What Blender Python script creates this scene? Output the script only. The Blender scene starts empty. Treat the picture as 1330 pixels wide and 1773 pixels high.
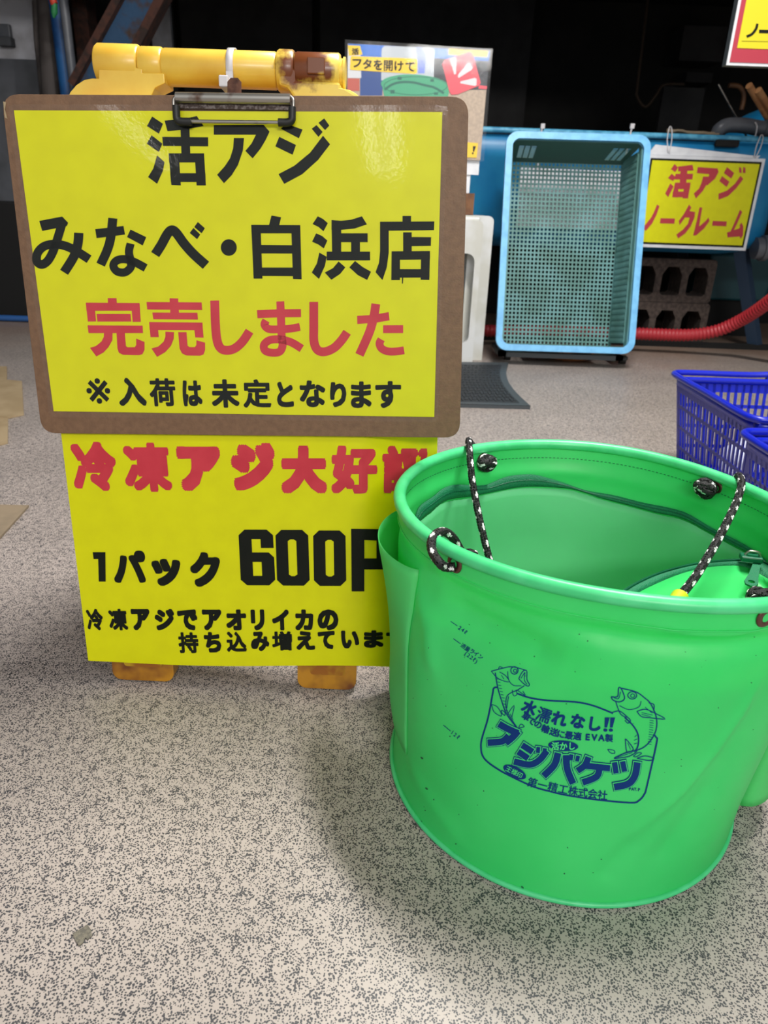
import bpy, bmesh, math, random
import numpy as np
from mathutils import Vector, Matrix, noise
from mathutils.bvhtree import BVHTree
from mathutils.geometry import tessellate_polygon
random.seed(4)
scene = bpy.context.scene
C = scene.collection
PI = math.pi

# ------------------------------------------------------------------ camera
W, H = 1330, 1773
FPX, CH, PITCH, ROLL = 1239.983, .566469, .406363, .0366131
fw = Vector((0, math.cos(PITCH), -math.sin(PITCH)))
up0 = Vector((0, math.sin(PITCH), math.cos(PITCH)))
x0 = Vector((1, 0, 0))
xr = x0*math.cos(ROLL) + up0*math.sin(ROLL)
ur = -x0*math.sin(ROLL) + up0*math.cos(ROLL)
CO = Vector((0, 0, CH))
cam = bpy.data.cameras.new('camera')
cam.sensor_width = 36; cam.sensor_fit = 'HORIZONTAL'; cam.lens = FPX/W*36
cam.clip_start = .02
cam.dof.use_dof = True; cam.dof.focus_distance = .74; cam.dof.aperture_fstop = 15
camo = bpy.data.objects.new('camera', cam); C.objects.link(camo)
camo.matrix_world = Matrix.Translation(CO) @ Matrix((xr, ur, -fw)).transposed().to_4x4()
scene.camera = camo

# ------------------------------------------------------------------ light
scene.view_settings.view_transform = 'Standard'
scene.view_settings.look = 'None'
scene.view_settings.gamma = 1
scene.view_settings.use_curve_mapping = False
scene.view_settings.exposure = -.06
world = bpy.data.worlds.new('world'); scene.world = world; world.use_nodes = True
bg = world.node_tree.nodes['Background']
bg.inputs[0].default_value = (.93, .97, 1, 1); bg.inputs[1].default_value = .58

def area(name, loc, target, sx, sy, power, col=(1, .97, .93)):
    l = bpy.data.lights.new(name, 'AREA'); l.shape = 'RECTANGLE'; l.size = sx; l.size_y = sy
    l.energy = power; l.color = col
    o = bpy.data.objects.new(name, l); C.objects.link(o); o.location = loc
    o.rotation_euler = (Vector(target)-Vector(loc)).to_track_quat('-Z', 'Y').to_euler()
    return o
area('tube_or_fill_lamp', (.45, -.75, 2.45), (.1, .6, .3), 1.2, .25, 9)
area('tube_or_fill_lamp', (.55, 1.25, 2.5), (.4, 1.15, 0), 1.1, .10, 100)
for lx_ in (-.46, -.24, -2.8): area('tube_or_fill_lamp', (lx_, -5.5, 2.6), (lx_, -5.4, 0), .07, 3.2, 12)
area('tube_or_fill_lamp', (.9, -3.0, 2.2), (.2, 1.0, .3), 1.6, .5, 75)  # fill lamp added behind the camera to brighten the sign front

# ------------------------------------------------------------------ pixel / ray helpers (sight lines of the survey photo)
def ray(a, b): return fw + xr*((a-W/2)/FPX) - ur*((b-H/2)/FPX)
def F(a, b, z=0.0):
    d = ray(a, b); return CO + d*((z-CH)/d.z)
def P(a, b, Y):
    d = ray(a, b); return CO + d*(Y/d.y)

# ------------------------------------------------------------------ materials
def lin(c):
    c = c/255
    return c/12.92 if c <= .04045 else ((c+.055)/1.055)**2.4
def rgb(c): return (lin(c[0]), lin(c[1]), lin(c[2]), 1)
class NT:
    def __init__(s, m): s.t = m.node_tree; s.n = s.t.nodes
    def new(s, ty, **k):
        n = s.n.new(ty)
        for a, v in k.items(): setattr(n, a, v)
        return n
    def link(s, a, b): s.t.links.new(a, b)
def mat(name, col, rough=.5, metal=0, spec=.5, col2=None, vscale=20, vlo=.4, vhi=.6, bump=0, bscale=60, transl=0, coat=0, detail=3, stretch=None):
    m = bpy.data.materials.new(name); m.use_nodes = True
    t = NT(m); b = t.n['Principled BSDF']
    b.inputs['Base Color'].default_value = rgb(col); b.inputs['Roughness'].default_value = rough
    b.inputs['Metallic'].default_value = metal; b.inputs['Specular IOR Level'].default_value = spec
    b.inputs['Coat Weight'].default_value = coat; b.inputs['Coat Roughness'].default_value = .12
    tc = t.new('ShaderNodeTexCoord'); src = tc.outputs['Object']
    if stretch:
        mp = t.new('ShaderNodeMapping'); mp.inputs['Scale'].default_value = stretch; t.link(src, mp.inputs[0]); src = mp.outputs[0]
    cout = None
    if col2 is not None:
        nz = t.new('ShaderNodeTexNoise'); nz.inputs['Scale'].default_value = vscale; nz.inputs['Detail'].default_value = detail
        t.link(src, nz.inputs['Vector'])
        r = t.new('ShaderNodeValToRGB'); r.color_ramp.elements[0].position = vlo; r.color_ramp.elements[1].position = vhi
        r.color_ramp.elements[0].color = rgb(col); r.color_ramp.elements[1].color = rgb(col2)
        t.link(nz.outputs[0], r.inputs[0]); t.link(r.outputs[0], b.inputs['Base Color']); cout = r.outputs[0]
    if bump:
        nz = t.new('ShaderNodeTexNoise'); nz.inputs['Scale'].default_value = bscale; nz.inputs['Detail'].default_value = 3
        t.link(src, nz.inputs['Vector'])
        bp = t.new('ShaderNodeBump'); bp.inputs['Strength'].default_value = bump; bp.inputs['Distance'].default_value = .002
        t.link(nz.outputs[0], bp.inputs['Height']); t.link(bp.outputs[0], b.inputs['Normal'])
    if transl:
        tr = t.new('ShaderNodeBsdfTranslucent'); tr.inputs[0].default_value = rgb(col)
        if cout: t.link(cout, tr.inputs[0])
        mx = t.new('ShaderNodeMixShader'); mx.inputs[0].default_value = transl
        t.link(b.outputs[0], mx.inputs[1]); t.link(tr.outputs[0], mx.inputs[2])
        t.link(mx.outputs[0], t.n['Material Output'].inputs[0])
    return m
def film(name, tint=(255, 255, 255), haze=.0, rough=.06, bump=.14):
    m = bpy.data.materials.new(name); m.use_nodes = True; t = NT(m)
    t.n.remove(t.n['Principled BSDF'])
    tr = t.new('ShaderNodeBsdfTransparent'); tr.inputs[0].default_value = rgb(tint)
    gl = t.new('ShaderNodeBsdfGlossy'); gl.inputs['Roughness'].default_value = rough
    df = t.new('ShaderNodeBsdfDiffuse'); df.inputs[0].default_value = (.75, .75, .75, 1)
    fr = t.new('ShaderNodeFresnel'); fr.inputs[0].default_value = 1.36
    tc = t.new('ShaderNodeTexCoord'); nz = t.new('ShaderNodeTexNoise'); nz.inputs['Scale'].default_value = 9; nz.inputs['Detail'].default_value = 6
    nz.inputs['Roughness'].default_value = .72
    t.link(tc.outputs['Object'], nz.inputs['Vector'])
    bp = t.new('ShaderNodeBump'); bp.inputs['Strength'].default_value = bump; bp.inputs['Distance'].default_value = .002
    t.link(nz.outputs[0], bp.inputs['Height']); t.link(bp.outputs[0], gl.inputs['Normal'])
    m1 = t.new('ShaderNodeMixShader'); m1.inputs[0].default_value = haze
    t.link(tr.outputs[0], m1.inputs[1]); t.link(df.outputs[0], m1.inputs[2])
    m2 = t.new('ShaderNodeMixShader'); t.link(fr.outputs[0], m2.inputs[0]); t.link(m1.outputs[0], m2.inputs[1]); t.link(gl.outputs[0], m2.inputs[2])
    ge = t.new('ShaderNodeNewGeometry'); t3 = t.new('ShaderNodeBsdfTransparent'); m3 = t.new('ShaderNodeMixShader')   # inner faces of the film stay clear
    t.link(ge.outputs['Backfacing'], m3.inputs[0]); t.link(m2.outputs[0], m3.inputs[1]); t.link(t3.outputs[0], m3.inputs[2])
    t.link(m3.outputs[0], t.n['Material Output'].inputs[0])
    return m

M = dict(
    yellow=mat('yellow_paper', (220, 219, 0), .45, col2=(214, 212, 0), vscale=40, vlo=.3, vhi=.7, spec=.3),
    signyellow=mat('sign_yellow', (216, 202, 24), .45),
    ink=mat('black_ink', (22, 25, 20), .5, spec=.15),
    red=mat('red_ink', (204, 60, 72), .45, spec=.3, col2=(196, 52, 66), vscale=30),
    board=mat('hardboard', (122, 90, 64), .55, col2=(106, 77, 54), vscale=160, vlo=.35, vhi=.75, bump=.15, bscale=500, detail=6),
    steel=mat('worn_steel', (170, 165, 158), .3, metal=.9, col2=(95, 62, 45), vscale=45, vlo=.52, vhi=.66),
    plate=mat('dark_pressed_metal', (58, 44, 38), .5, metal=.4, col2=(110, 100, 96), vscale=300, vlo=.45, vhi=.6),
    rust=mat('rusty_metal', (70, 45, 38), .8, metal=.3, col2=(110, 75, 60), vscale=80, bump=.5, bscale=200),
    rubber=mat('black_rubber', (24, 24, 24), .5),
    nylon=mat('white_nylon', (225, 222, 225), .35, transl=.2),
    amber=mat('aged_amber_plastic', (186, 128, 24), .3, col2=(112, 58, 18), vscale=22, vlo=.42, vhi=.62, coat=.3),
    green=mat('green_vinyl', (66, 232, 124), .42, transl=.35, col2=(78, 236, 132), vscale=8, bump=.12, bscale=16),
    liner=mat('pale_green_liner', (128, 236, 172), .5, transl=.45, col2=(120, 230, 164), vscale=6, bump=.15, bscale=20),
    rimgreen=mat('green_welt', (74, 216, 136), .35, col2=(90, 224, 150), vscale=40, transl=.15),
    pocket=mat('thin_green_vinyl', (110, 238, 146), .45, transl=.5),
    zip=mat('dark_green_zip', (12, 118, 78), .6, bump=.6, bscale=700),
    zipteeth=mat('zip_teeth', (8, 96, 66), .4),
    navy=mat('navy_print', (0, 48, 112), .5, spec=.2),
    printgreen=mat('print_gap_green', (70, 222, 120), .5),
    brown=mat('brown_eyelet', (96, 62, 52), .4, metal=.5),
    ropeb=mat('black_cord', (17, 17, 19), .6, bump=.6, bscale=900),
    ropew=mat('white_fleck', (226, 228, 226), .6),
    sleeve=mat('yellow_tube', (196, 216, 40), .4),
    tub=mat('blue_fibreglass', (24, 120, 174), .4, col2=(36, 132, 180), vscale=7, bump=.1, bscale=25),
    tubrim=mat('pale_blue_rim', (92, 172, 206), .45, col2=(60, 140, 180), vscale=30),
    crateblue=mat('crate_rim_blue', (118, 192, 238), .4, col2=(104, 176, 226), vscale=30),
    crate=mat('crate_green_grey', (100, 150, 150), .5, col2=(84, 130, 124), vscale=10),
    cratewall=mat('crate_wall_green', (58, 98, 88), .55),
    white=mat('white_plastic', (212, 214, 214), .4, col2=(196, 196, 188), vscale=8),
    foam=mat('white_foam_board', (226, 228, 232), .6, col2=(214, 216, 222), vscale=20),
    mattop=mat('charcoal_rubber', (42, 46, 50), .6, bump=.5, bscale=120),
    matedge=mat('grey_rubber_edge', (66, 72, 76), .5),
    basket=mat('blue_basket_plastic', (16, 34, 180), .3, spec=.6),
    concrete=mat('rough_concrete', (78, 66, 60), .9, col2=(58, 48, 44), vscale=60, bump=.8, bscale=120),
    hose=mat('red_hose', (168, 40, 50), .45),
    leg=mat('blue_grey_paint', (44, 62, 84), .5),
    teal=mat('dark_teal_plastic', (8, 66, 74), .5),
    pvc=mat('grey_pvc', (84, 88, 96), .4, col2=(98, 100, 106), vscale=12),
    wood=mat('pale_wood', (184, 134, 88), .6, col2=(164, 112, 70), vscale=25),
    woodp=mat('brown_wood_post', (120, 80, 48), .6, col2=(96, 62, 38), vscale=25),
    card=mat('cardboard', (164, 144, 112), .8, col2=(152, 132, 100), vscale=12),
    cardd=mat('grey_cardboard', (142, 126, 104), .8, col2=(130, 116, 96), vscale=16),
    orange=mat('orange_plastic', (200, 128, 76), .5),
    dark=mat('recess_shade_wall', (38, 36, 34), .85, col2=(26, 25, 24), vscale=3),  # wall colour darkened to carry the shade of the tank recess
    black=mat('black_and_shade_surface', (14, 14, 14), .9),  # plain black; also carries the shade of the recess and under the tank
    panel=mat('dim_grey_panel', (62, 60, 60), .8, col2=(52, 50, 50), vscale=5),
    dirty=mat('stained_white_wall', (205, 205, 212), .9, col2=(150, 147, 148), vscale=8, vlo=.45, vhi=.75, detail=8),
    grey=mat('dark_grey_paint', (96, 98, 104), .8, col2=(80, 82, 86), vscale=6),
    bluebeam=mat('chipped_blue_steel', (32, 66, 98), .7, col2=(58, 40, 32), vscale=14, vlo=.48, vhi=.62, detail=8, bump=.6, bscale=60),
    rustbeam=mat('rusted_flange', (72, 42, 32), .9, col2=(44, 30, 26), vscale=30, bump=.6, bscale=80),
    bluepole=mat('blue_pole', (24, 84, 140), .5, col2=(16, 60, 110), vscale=10),
    bluehose=mat('blue_hose', (40, 88, 150), .5),
    chip=mat('grey_stone_chip', (128, 122, 108), .9, col2=(104, 100, 92), vscale=300, bump=.8, bscale=900),
    ppwhite=mat('print_white', (214, 216, 220), .5), ppblue=mat('print_blue', (40, 112, 206), .5),
    ppdblue=mat('print_dark_blue', (34, 72, 140), .5), ppgrey=mat('print_grey', (70, 74, 82), .5, col2=(50, 52, 60), vscale=30),
    ppgreen=mat('print_green', (66, 164, 124), .5), ppdgreen=mat('print_dark_green', (26, 104, 88), .5),
    ppyellow=mat('print_yellow', (246, 204, 40), .5), ppred=mat('print_red', (228, 84, 98), .5),
    ppfloor=mat('print_beige', (190, 170, 150), .6, col2=(176, 158, 140), vscale=90),
    pplav=mat('print_lavender', (120, 140, 222), .5), ppmilk=mat('print_milk', (188, 196, 204), .5),
    bag=mat('white_bag', (222, 226, 244), .4, transl=.2),
    film=film('clear_laminate'), film2=film('clear_laminate_edge', haze=.04),
)
def yellow_plastic():
    m = mat('yellow_plastic', (244, 204, 52), .35, coat=.1)
    t = NT(m); b = t.n['Principled BSDF']; tc = [n for n in t.n if n.type == 'TEX_COORD'][0]
    nz = t.new('ShaderNodeTexNoise'); nz.inputs['Scale'].default_value = 11; nz.inputs['Detail'].default_value = 6; t.link(tc.outputs['Object'], nz.inputs['Vector'])
    r = t.new('ShaderNodeValToRGB'); e = r.color_ramp.elements
    e[0].position = .4; e[0].color = rgb((238, 208, 88)); e[1].position = .74; e[1].color = rgb((212, 156, 40))
    t.link(nz.outputs[0], r.inputs[0])
    # one rust stain of its own shape on the right knuckle
    vm = t.new('ShaderNodeVectorMath', operation='DISTANCE'); vm.inputs[1].default_value = tuple(STAIN)
    t.link(tc.outputs['Object'], vm.inputs[0])
    n2 = t.new('ShaderNodeTexNoise'); n2.inputs['Scale'].default_value = 60; n2.inputs['Detail'].default_value = 5; t.link(tc.outputs['Object'], n2.inputs['Vector'])
    ad = t.new('ShaderNodeMath', operation='MULTIPLY_ADD'); ad.inputs[1].default_value = .05; t.link(n2.outputs[0], ad.inputs[0]); t.link(vm.outputs['Value'], ad.inputs[2])
    mr = t.new('ShaderNodeMapRange'); mr.inputs[1].default_value = .044; mr.inputs[2].default_value = .054; mr.inputs[3].default_value = 1; mr.inputs[4].default_value = 0
    t.link(ad.outputs[0], mr.inputs[0])
    mx = t.new('ShaderNodeMixRGB'); mx.inputs[2].default_value = rgb((112, 58, 24)); t.link(mr.outputs[0], mx.inputs[0]); t.link(r.outputs[0], mx.inputs[1])
    t.link(mx.outputs[0], b.inputs['Base Color'])
    return m
def floor_mat():
    m = bpy.data.materials.new('speckled_vinyl_floor'); m.use_nodes = True; t = NT(m); b = t.n['Principled BSDF']
    tc = t.new('ShaderNodeTexCoord'); src = tc.outputs['Object']
    # dots
    def dots(scale, thr, soft):
        v = t.new('ShaderNodeTexVoronoi'); v.inputs['Scale'].default_value = scale; v.inputs['Randomness'].default_value = 1
        t.link(src, v.inputs['Vector'])
        return v
    v1 = dots(560, 0, 0)
    clump = t.new('ShaderNodeTexNoise'); clump.inputs['Scale'].default_value = 95; clump.inputs['Detail'].default_value = 3; t.link(src, clump.inputs['Vector'])
    thr = t.new('ShaderNodeMapRange'); thr.inputs[1].default_value = .33; thr.inputs[2].default_value = .67; thr.inputs[3].default_value = .34; thr.inputs[4].default_value = .55
    t.link(clump.outputs[0], thr.inputs[0])
    lt = t.new('ShaderNodeMath', operation='SUBTRACT'); t.link(thr.outputs[0], lt.inputs[0]); t.link(v1.outputs['Distance'], lt.inputs[1])
    sm = t.new('ShaderNodeMapRange'); sm.inputs[1].default_value = -.04; sm.inputs[2].default_value = .06; t.link(lt.outputs[0], sm.inputs[0])
    big = t.new('ShaderNodeTexNoise'); big.inputs['Scale'].default_value = 5; big.inputs['Detail'].default_value = 5; t.link(src, big.inputs['Vector'])
    r = t.new('ShaderNodeValToRGB'); e = r.color_ramp.elements; e[0].position = .3; e[0].color = rgb((166, 156, 149)); e[1].position = .7; e[1].color = rgb((182, 171, 164))
    t.link(big.outputs[0], r.inputs[0])
    mx = t.new('ShaderNodeMixRGB'); mx.inputs[2].default_value = rgb((66, 66, 70)); t.link(sm.outputs[0], mx.inputs[0]); t.link(r.outputs[0], mx.inputs[1])
    # rusty water stains towards the tank (their own shape, only near its foot)
    sx = t.new('ShaderNodeSeparateXYZ'); t.link(src, sx.inputs[0])
    st = t.new('ShaderNodeTexNoise'); st.inputs['Scale'].default_value = 2.2; st.inputs['Detail'].default_value = 6; t.link(src, st.inputs['Vector'])
    ya = t.new('ShaderNodeMath', operation='MULTIPLY_ADD'); ya.inputs[1].default_value = 1.1; t.link(st.outputs[0], ya.inputs[0]); t.link(sx.outputs[1], ya.inputs[2])
    ym = t.new('ShaderNodeMapRange'); ym.inputs[1].default_value = 3.35; ym.inputs[2].default_value = 3.95; ym.inputs[4].default_value = .55; t.link(ya.outputs[0], ym.inputs[0])
    m2 = t.new('ShaderNodeMixRGB'); m2.inputs[2].default_value = rgb((128, 92, 62)); t.link(ym.outputs[0], m2.inputs[0]); t.link(mx.outputs[0], m2.inputs[1])
    t.link(m2.outputs[0], b.inputs['Base Color'])
    b.inputs['Roughness'].default_value = .42; b.inputs['Specular IOR Level'].default_value = .35
    return m

# ------------------------------------------------------------------ mesh helpers
class MB:
    def __init__(s): s.v = []; s.f = []; s.mi = []; s.mats = []; s.smooth = []
    def add(s, vs, fs, mi=0, smooth=False):
        o = len(s.v); s.v += [tuple(v) for v in vs]
        for f in fs: s.f.append([i+o for i in f]); s.mi.append(mi); s.smooth.append(smooth)
        return s
    def box(s, lo, hi, T=None, mi=0):
        lo, hi = Vector(lo), Vector(hi)
        vs = [Vector((x, y, z)) for x in (lo.x, hi.x) for y in (lo.y, hi.y) for z in (lo.z, hi.z)]
        if T is not None: vs = [T @ v for v in vs]
        return s.add(vs, [(0, 1, 3, 2), (4, 6, 7, 5), (0, 4, 5, 1), (2, 3, 7, 6), (0, 2, 6, 4), (1, 5, 7, 3)], mi)
    def prism(s, poly, w0, w1, T=None, mi=0):          # poly in local x,y ; extruded along local z
        n = len(poly)
        vs = [Vector((p[0], p[1], w0)) for p in poly] + [Vector((p[0], p[1], w1)) for p in poly]
        if T is not None: vs = [T @ v for v in vs]
        tri = tessellate_polygon([[Vector((p[0], p[1], 0)) for p in poly]])
        fs = [tuple(t) for t in tri] + [tuple(i+n for i in t) for t in tri] + [(i, (i+1) % n, (i+1) % n+n, i+n) for i in range(n)]
        return s.add(vs, fs, mi)
    def tube(s, pts, r, seg=12, closed=False, caps=True, mi=0, smooth=True, rf=None):
        pts = [Vector(p) for p in pts]; n = len(pts); rings = []
        up = None
        for i, p in enumerate(pts):
            a = pts[(i-1) % n] if (closed or i > 0) else p; b = pts[(i+1) % n] if (closed or i < n-1) else p
            d = (b-a).normalized()
            if up is None:
                up = Vector((0, 0, 1)) if abs(d.z) < .9 else Vector((1, 0, 0))
            sdv = d.cross(up).normalized(); up = sdv.cross(d).normalized()
            rr = r if rf is None else rf(i)
            rings.append([p + (sdv*math.cos(2*PI*k/seg) + up*math.sin(2*PI*k/seg))*rr for k in range(seg)])
        vs = [v for g in rings for v in g]; fs = []
        m = n if closed else n-1
        for i in range(m):
            j = (i+1) % n
            for k in range(seg):
                fs.append((i*seg+k, i*seg+(k+1) % seg, j*seg+(k+1) % seg, j*seg+k))
        s.add(vs, fs, mi, smooth)
        if caps and not closed: s.add(rings[0], [tuple(range(seg))], mi); s.add(rings[-1], [tuple(range(seg))], mi)
        return s
    def grid(s, rows, closeu=False, mi=0, smooth=True):
        nu = len(rows[0]); nv = len(rows); vs = [v for r in rows for v in r]; fs = []
        for j in range(nv-1):
            for i in range(nu if closeu else nu-1):
                k = (i+1) % nu; fs.append((j*nu+i, j*nu+k, (j+1)*nu+k, (j+1)*nu+i))
        return s.add(vs, fs, mi, smooth)
    def build(s, name, material, parent=None, solid=0, bevel=0, recalc=True):
        me = bpy.data.meshes.new(name); me.from_pydata(s.v, [], s.f)
        mats = material if isinstance(material, (list, tuple)) else [material]
        for m in mats: me.materials.append(m)
        me.polygons.foreach_set('material_index', s.mi); me.polygons.foreach_set('use_smooth', s.smooth)
        if recalc:
            bm = bmesh.new(); bm.from_mesh(me); bmesh.ops.recalc_face_normals(bm, faces=bm.faces); bm.to_mesh(me); bm.free()
        me.update()
        o = bpy.data.objects.new(name, me); C.objects.link(o)
        if parent is not None:
            o.parent = parent; o.matrix_parent_inverse = PINV.get(parent.name, Matrix.Identity(4))
        if bevel:
            b = o.modifiers.new('bevel', 'BEVEL'); b.width = bevel; b.segments = 2; b.limit_method = 'ANGLE'
        if solid:
            b = o.modifiers.new('solidify', 'SOLIDIFY'); b.thickness = solid; b.offset = 0
        return o
PINV = {}
def thing(name, label, cat, loc, group=None):
    o = bpy.data.objects.new(name, None); C.objects.link(o); o.location = loc; o.empty_display_size = .05
    PINV[o.name] = Matrix.Translation(-Vector(loc))
    o['label'] = label; o['category'] = cat
    if group: o['group'] = group
    return o
def tag(o, label, cat, group=None):
    o['label'] = label; o['category'] = cat
    if group: o['group'] = group
    return o
def struct(o): o['kind'] = 'structure'; return o

def rrect(x0, y0, x1, y1, r, n=6):
    out = []
    for cx, cy, a in ((x1-r, y1-r, 0), (x0+r, y1-r, 90), (x0+r, y0+r, 180), (x1-r, y0+r, 270)):
        for k in range(n+1):
            t = math.radians(a+90*k/n); out.append((cx+r*math.cos(t), cy+r*math.sin(t)))
    return out
def catmull(pts, n=8):
    pts = [Vector(p) for p in pts]; out = []
    for i in range(len(pts)-1):
        p0 = pts[max(i-1, 0)]; p1 = pts[i]; p2 = pts[i+1]; p3 = pts[min(i+2, len(pts)-1)]
        for k in range(n):
            t = k/n
            out.append(.5*((2*p1) + (p2-p0)*t + (2*p0-5*p1+4*p2-p3)*t*t + (3*p1-p0-3*p2+p3)*t**3))
    out.append(pts[-1]); return out

# ------------------------------------------------------------------ flat lettering (2-D, pixel frame) -> surfaces
_gl = {}
def glyph(ch):
    if ch in _gl: return _gl[ch]
    c = bpy.data.curves.new('g', 'FONT'); c.body = ch; c.resolution_u = 3; c.fill_mode = 'FRONT'
    o = bpy.data.objects.new('g', c); C.objects.link(o); bpy.context.view_layer.update()
    me = o.to_mesh(); vs = [(v.co.x, v.co.y) for v in me.vertices]; fs = [tuple(p.vertices) for p in me.polygons]
    o.to_mesh_clear(); bpy.data.objects.remove(o); bpy.data.curves.remove(c)
    _gl[ch] = (vs, fs); return _gl[ch]
class Ink:                                             # collects 2-D polygons in a pixel-like frame (y down)
    def __init__(s): s.v = []; s.f = []; s.lay = []; s.k = 0
    def tick(s):
        s.lay += [s.k]*(len(s.v)-len(s.lay)); s.k = (s.k+1) % 60; return s
    def poly(s, pts, close=True):
        tri = tessellate_polygon([[Vector((p[0], p[1], 0)) for p in pts]]); o = len(s.v)
        s.v += [(p[0], p[1]) for p in pts]; s.f += [tuple(i+o for i in t) for t in tri]; return s.tick()
    def ribbon(s, pts, w, n=6, smooth=True, closed=False):
        p = [Vector((a[0], a[1])) for a in pts]
        if closed: p.append(p[0].copy())
        if smooth: p = [Vector(q[:2]) for q in catmull([(a.x, a.y, 0) for a in p], n)]
        o = len(s.v); m = len(p)
        for i in range(m):
            a = p[max(i-1, 0)]; b = p[min(i+1, m-1)]; d = (b-a).normalized(); nn = Vector((-d.y, d.x))
            ww = w/2
            if not smooth and 0 < i < m-1:
                d1 = (p[i]-a).normalized(); c_ = max(.5, Vector((-d1.y, d1.x)).dot(nn)); ww = w/2/c_
            s.v += [tuple(p[i]+nn*ww), tuple(p[i]-nn*ww)]
        for i in range(m-1): s.f.append((o+2*i, o+2*i+1, o+2*i+3, o+2*i+2))
        return s.tick()
    def ellipse(s, cx, cy, rx, ry, ang=0, n=36):
        a = math.radians(ang); ca, sa = math.cos(a), math.sin(a)
        return s.poly([(cx+rx*math.cos(t)*ca-ry*math.sin(t)*sa, cy+rx*math.cos(t)*sa+ry*math.sin(t)*ca) for t in [2*PI*k/n for k in range(n)]])
    def ring(s, cx, cy, rx, ry, w, n=24):
        return s.ribbon([(cx+rx*math.cos(2*PI*k/n), cy+ry*math.sin(2*PI*k/n)) for k in range(n)], w, 2, closed=True)
    def glyph(s, ch, box, bold=.0, shear=0, ang=0, square=.65, em=False):
        vs, fs = glyph(ch)
        offs = [(0, 0)]
        if bold:
            k_ = 14
            for k in range(k_):
                a = 2*PI*k/k_; x, y = math.cos(a), math.sin(a); q = max(abs(x), abs(y))**square; offs.append((bold*x/q, bold*y/q))
            if bold > .045: offs += [(x*.5, y*.5) for x, y in offs[1::2]]
        xs = [v[0] for v in vs]; ys = [v[1] for v in vs]
        X0, X1, Y0, Y1 = min(xs)-bold, max(xs)+bold, min(ys)-bold, max(ys)+bold
        bx0, by0, bx1, by1 = box; cx, cy = (bx0+bx1)/2, (by0+by1)/2
        w, h = bx1-bx0, by1-by0
        if em:                                          # keep the glyph's own proportions inside an em square
            X0, X1, Y0, Y1 = 0, 1, -.12, .88
        a = math.radians(ang); ca, sa = math.cos(a), math.sin(a)
        for ox, oy in offs:
            o = len(s.v)
            for x, y in vs:
                px = ((x+ox-X0)/(X1-X0)-.5)*w; py = (.5-(y+oy-Y0)/(Y1-Y0))*h
                px += py*shear
                s.v.append((cx+px*ca-py*sa, cy+px*sa+py*ca))
            s.f += [tuple(i+o for i in f) for f in fs]; s.tick()
        return s
    def crop(s, ox, oy, sc):                           # from a zoomed crop's frame to the photo's frame
        s.v = [(ox+x/sc, oy+y/sc) for x, y in s.v]; return s
    def merge(s, o): k = len(s.v); s.v += o.v; s.lay += o.lay; s.f += [tuple(i+k for i in f) for f in o.f]; return s
    def build(s, name, material, fn, parent, maxlen=None):
        bm = bmesh.new(); vs = [bm.verts.new((x, y, l_)) for (x, y), l_ in zip(s.v, s.lay)]
        for f in s.f:
            try: bm.faces.new([vs[i] for i in f])
            except ValueError: pass
        if maxlen:
            for _ in range(4):
                e = [e for e in bm.edges if e.calc_length() > maxlen]
                if not e: break
                bmesh.ops.subdivide_edges(bm, edges=e, cuts=1)
                bmesh.ops.triangulate(bm, faces=[f for f in bm.faces if len(f.verts) > 3])
        bad = []
        for v in bm.verts:
            q = fn(v.co.x, v.co.y, v.co.z*4e-6)
            if q is None: bad.append(v)
            else: v.co = q
        if bad: bmesh.ops.delete(bm, geom=bad, context='VERTS')
        me = bpy.data.meshes.new(name); bm.to_mesh(me); bm.free(); me.materials.append(material)
        o = bpy.data.objects.new(name, me); C.objects.link(o)
        if parent is not None: o.parent = parent; o.matrix_parent_inverse = PINV.get(parent.name, Matrix.Identity(4))
        return o

# ------------------------------------------------------------------ frames of the sign
SC = Vector((-.1633193, .7777626, .49681883)); YAW, LEAN, TILT = -.0142488, .1028162, .0275931
ex = Vector((math.cos(YAW), math.sin(YAW), 0)); hn = Vector((math.sin(YAW), -math.cos(YAW), 0))
upv = Vector((0, 0, 1))*math.cos(LEAN) - hn*math.sin(LEAN)
SA = ex*math.cos(TILT)+upv*math.sin(TILT); SB = -ex*math.sin(TILT)+upv*math.cos(TILT); SN = SA.cross(SB).normalized()
BT = Matrix.Translation(SC) @ Matrix((SA, SB, SN)).transposed().to_4x4()       # board frame (u, v, w toward viewer)
ST = Matrix.Translation(SC) @ Matrix((ex, upv, ex.cross(upv))).transposed().to_4x4()  # stand frame
def onplane(T, a, b, w=0.0):
    n = T.col[2].to_3d(); o = T.translation + n*w; d = ray(a, b); return CO + d*((o-CO).dot(n)/d.dot(n))
def uv(T, a, b, w=0.0):
    q = T.inverted() @ onplane(T, a, b, w); return (q.x, q.y)
STAIN = onplane(ST, 530, 106, -.028)
M['plastic'] = yellow_plastic(); M['floor'] = floor_mat()

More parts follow.
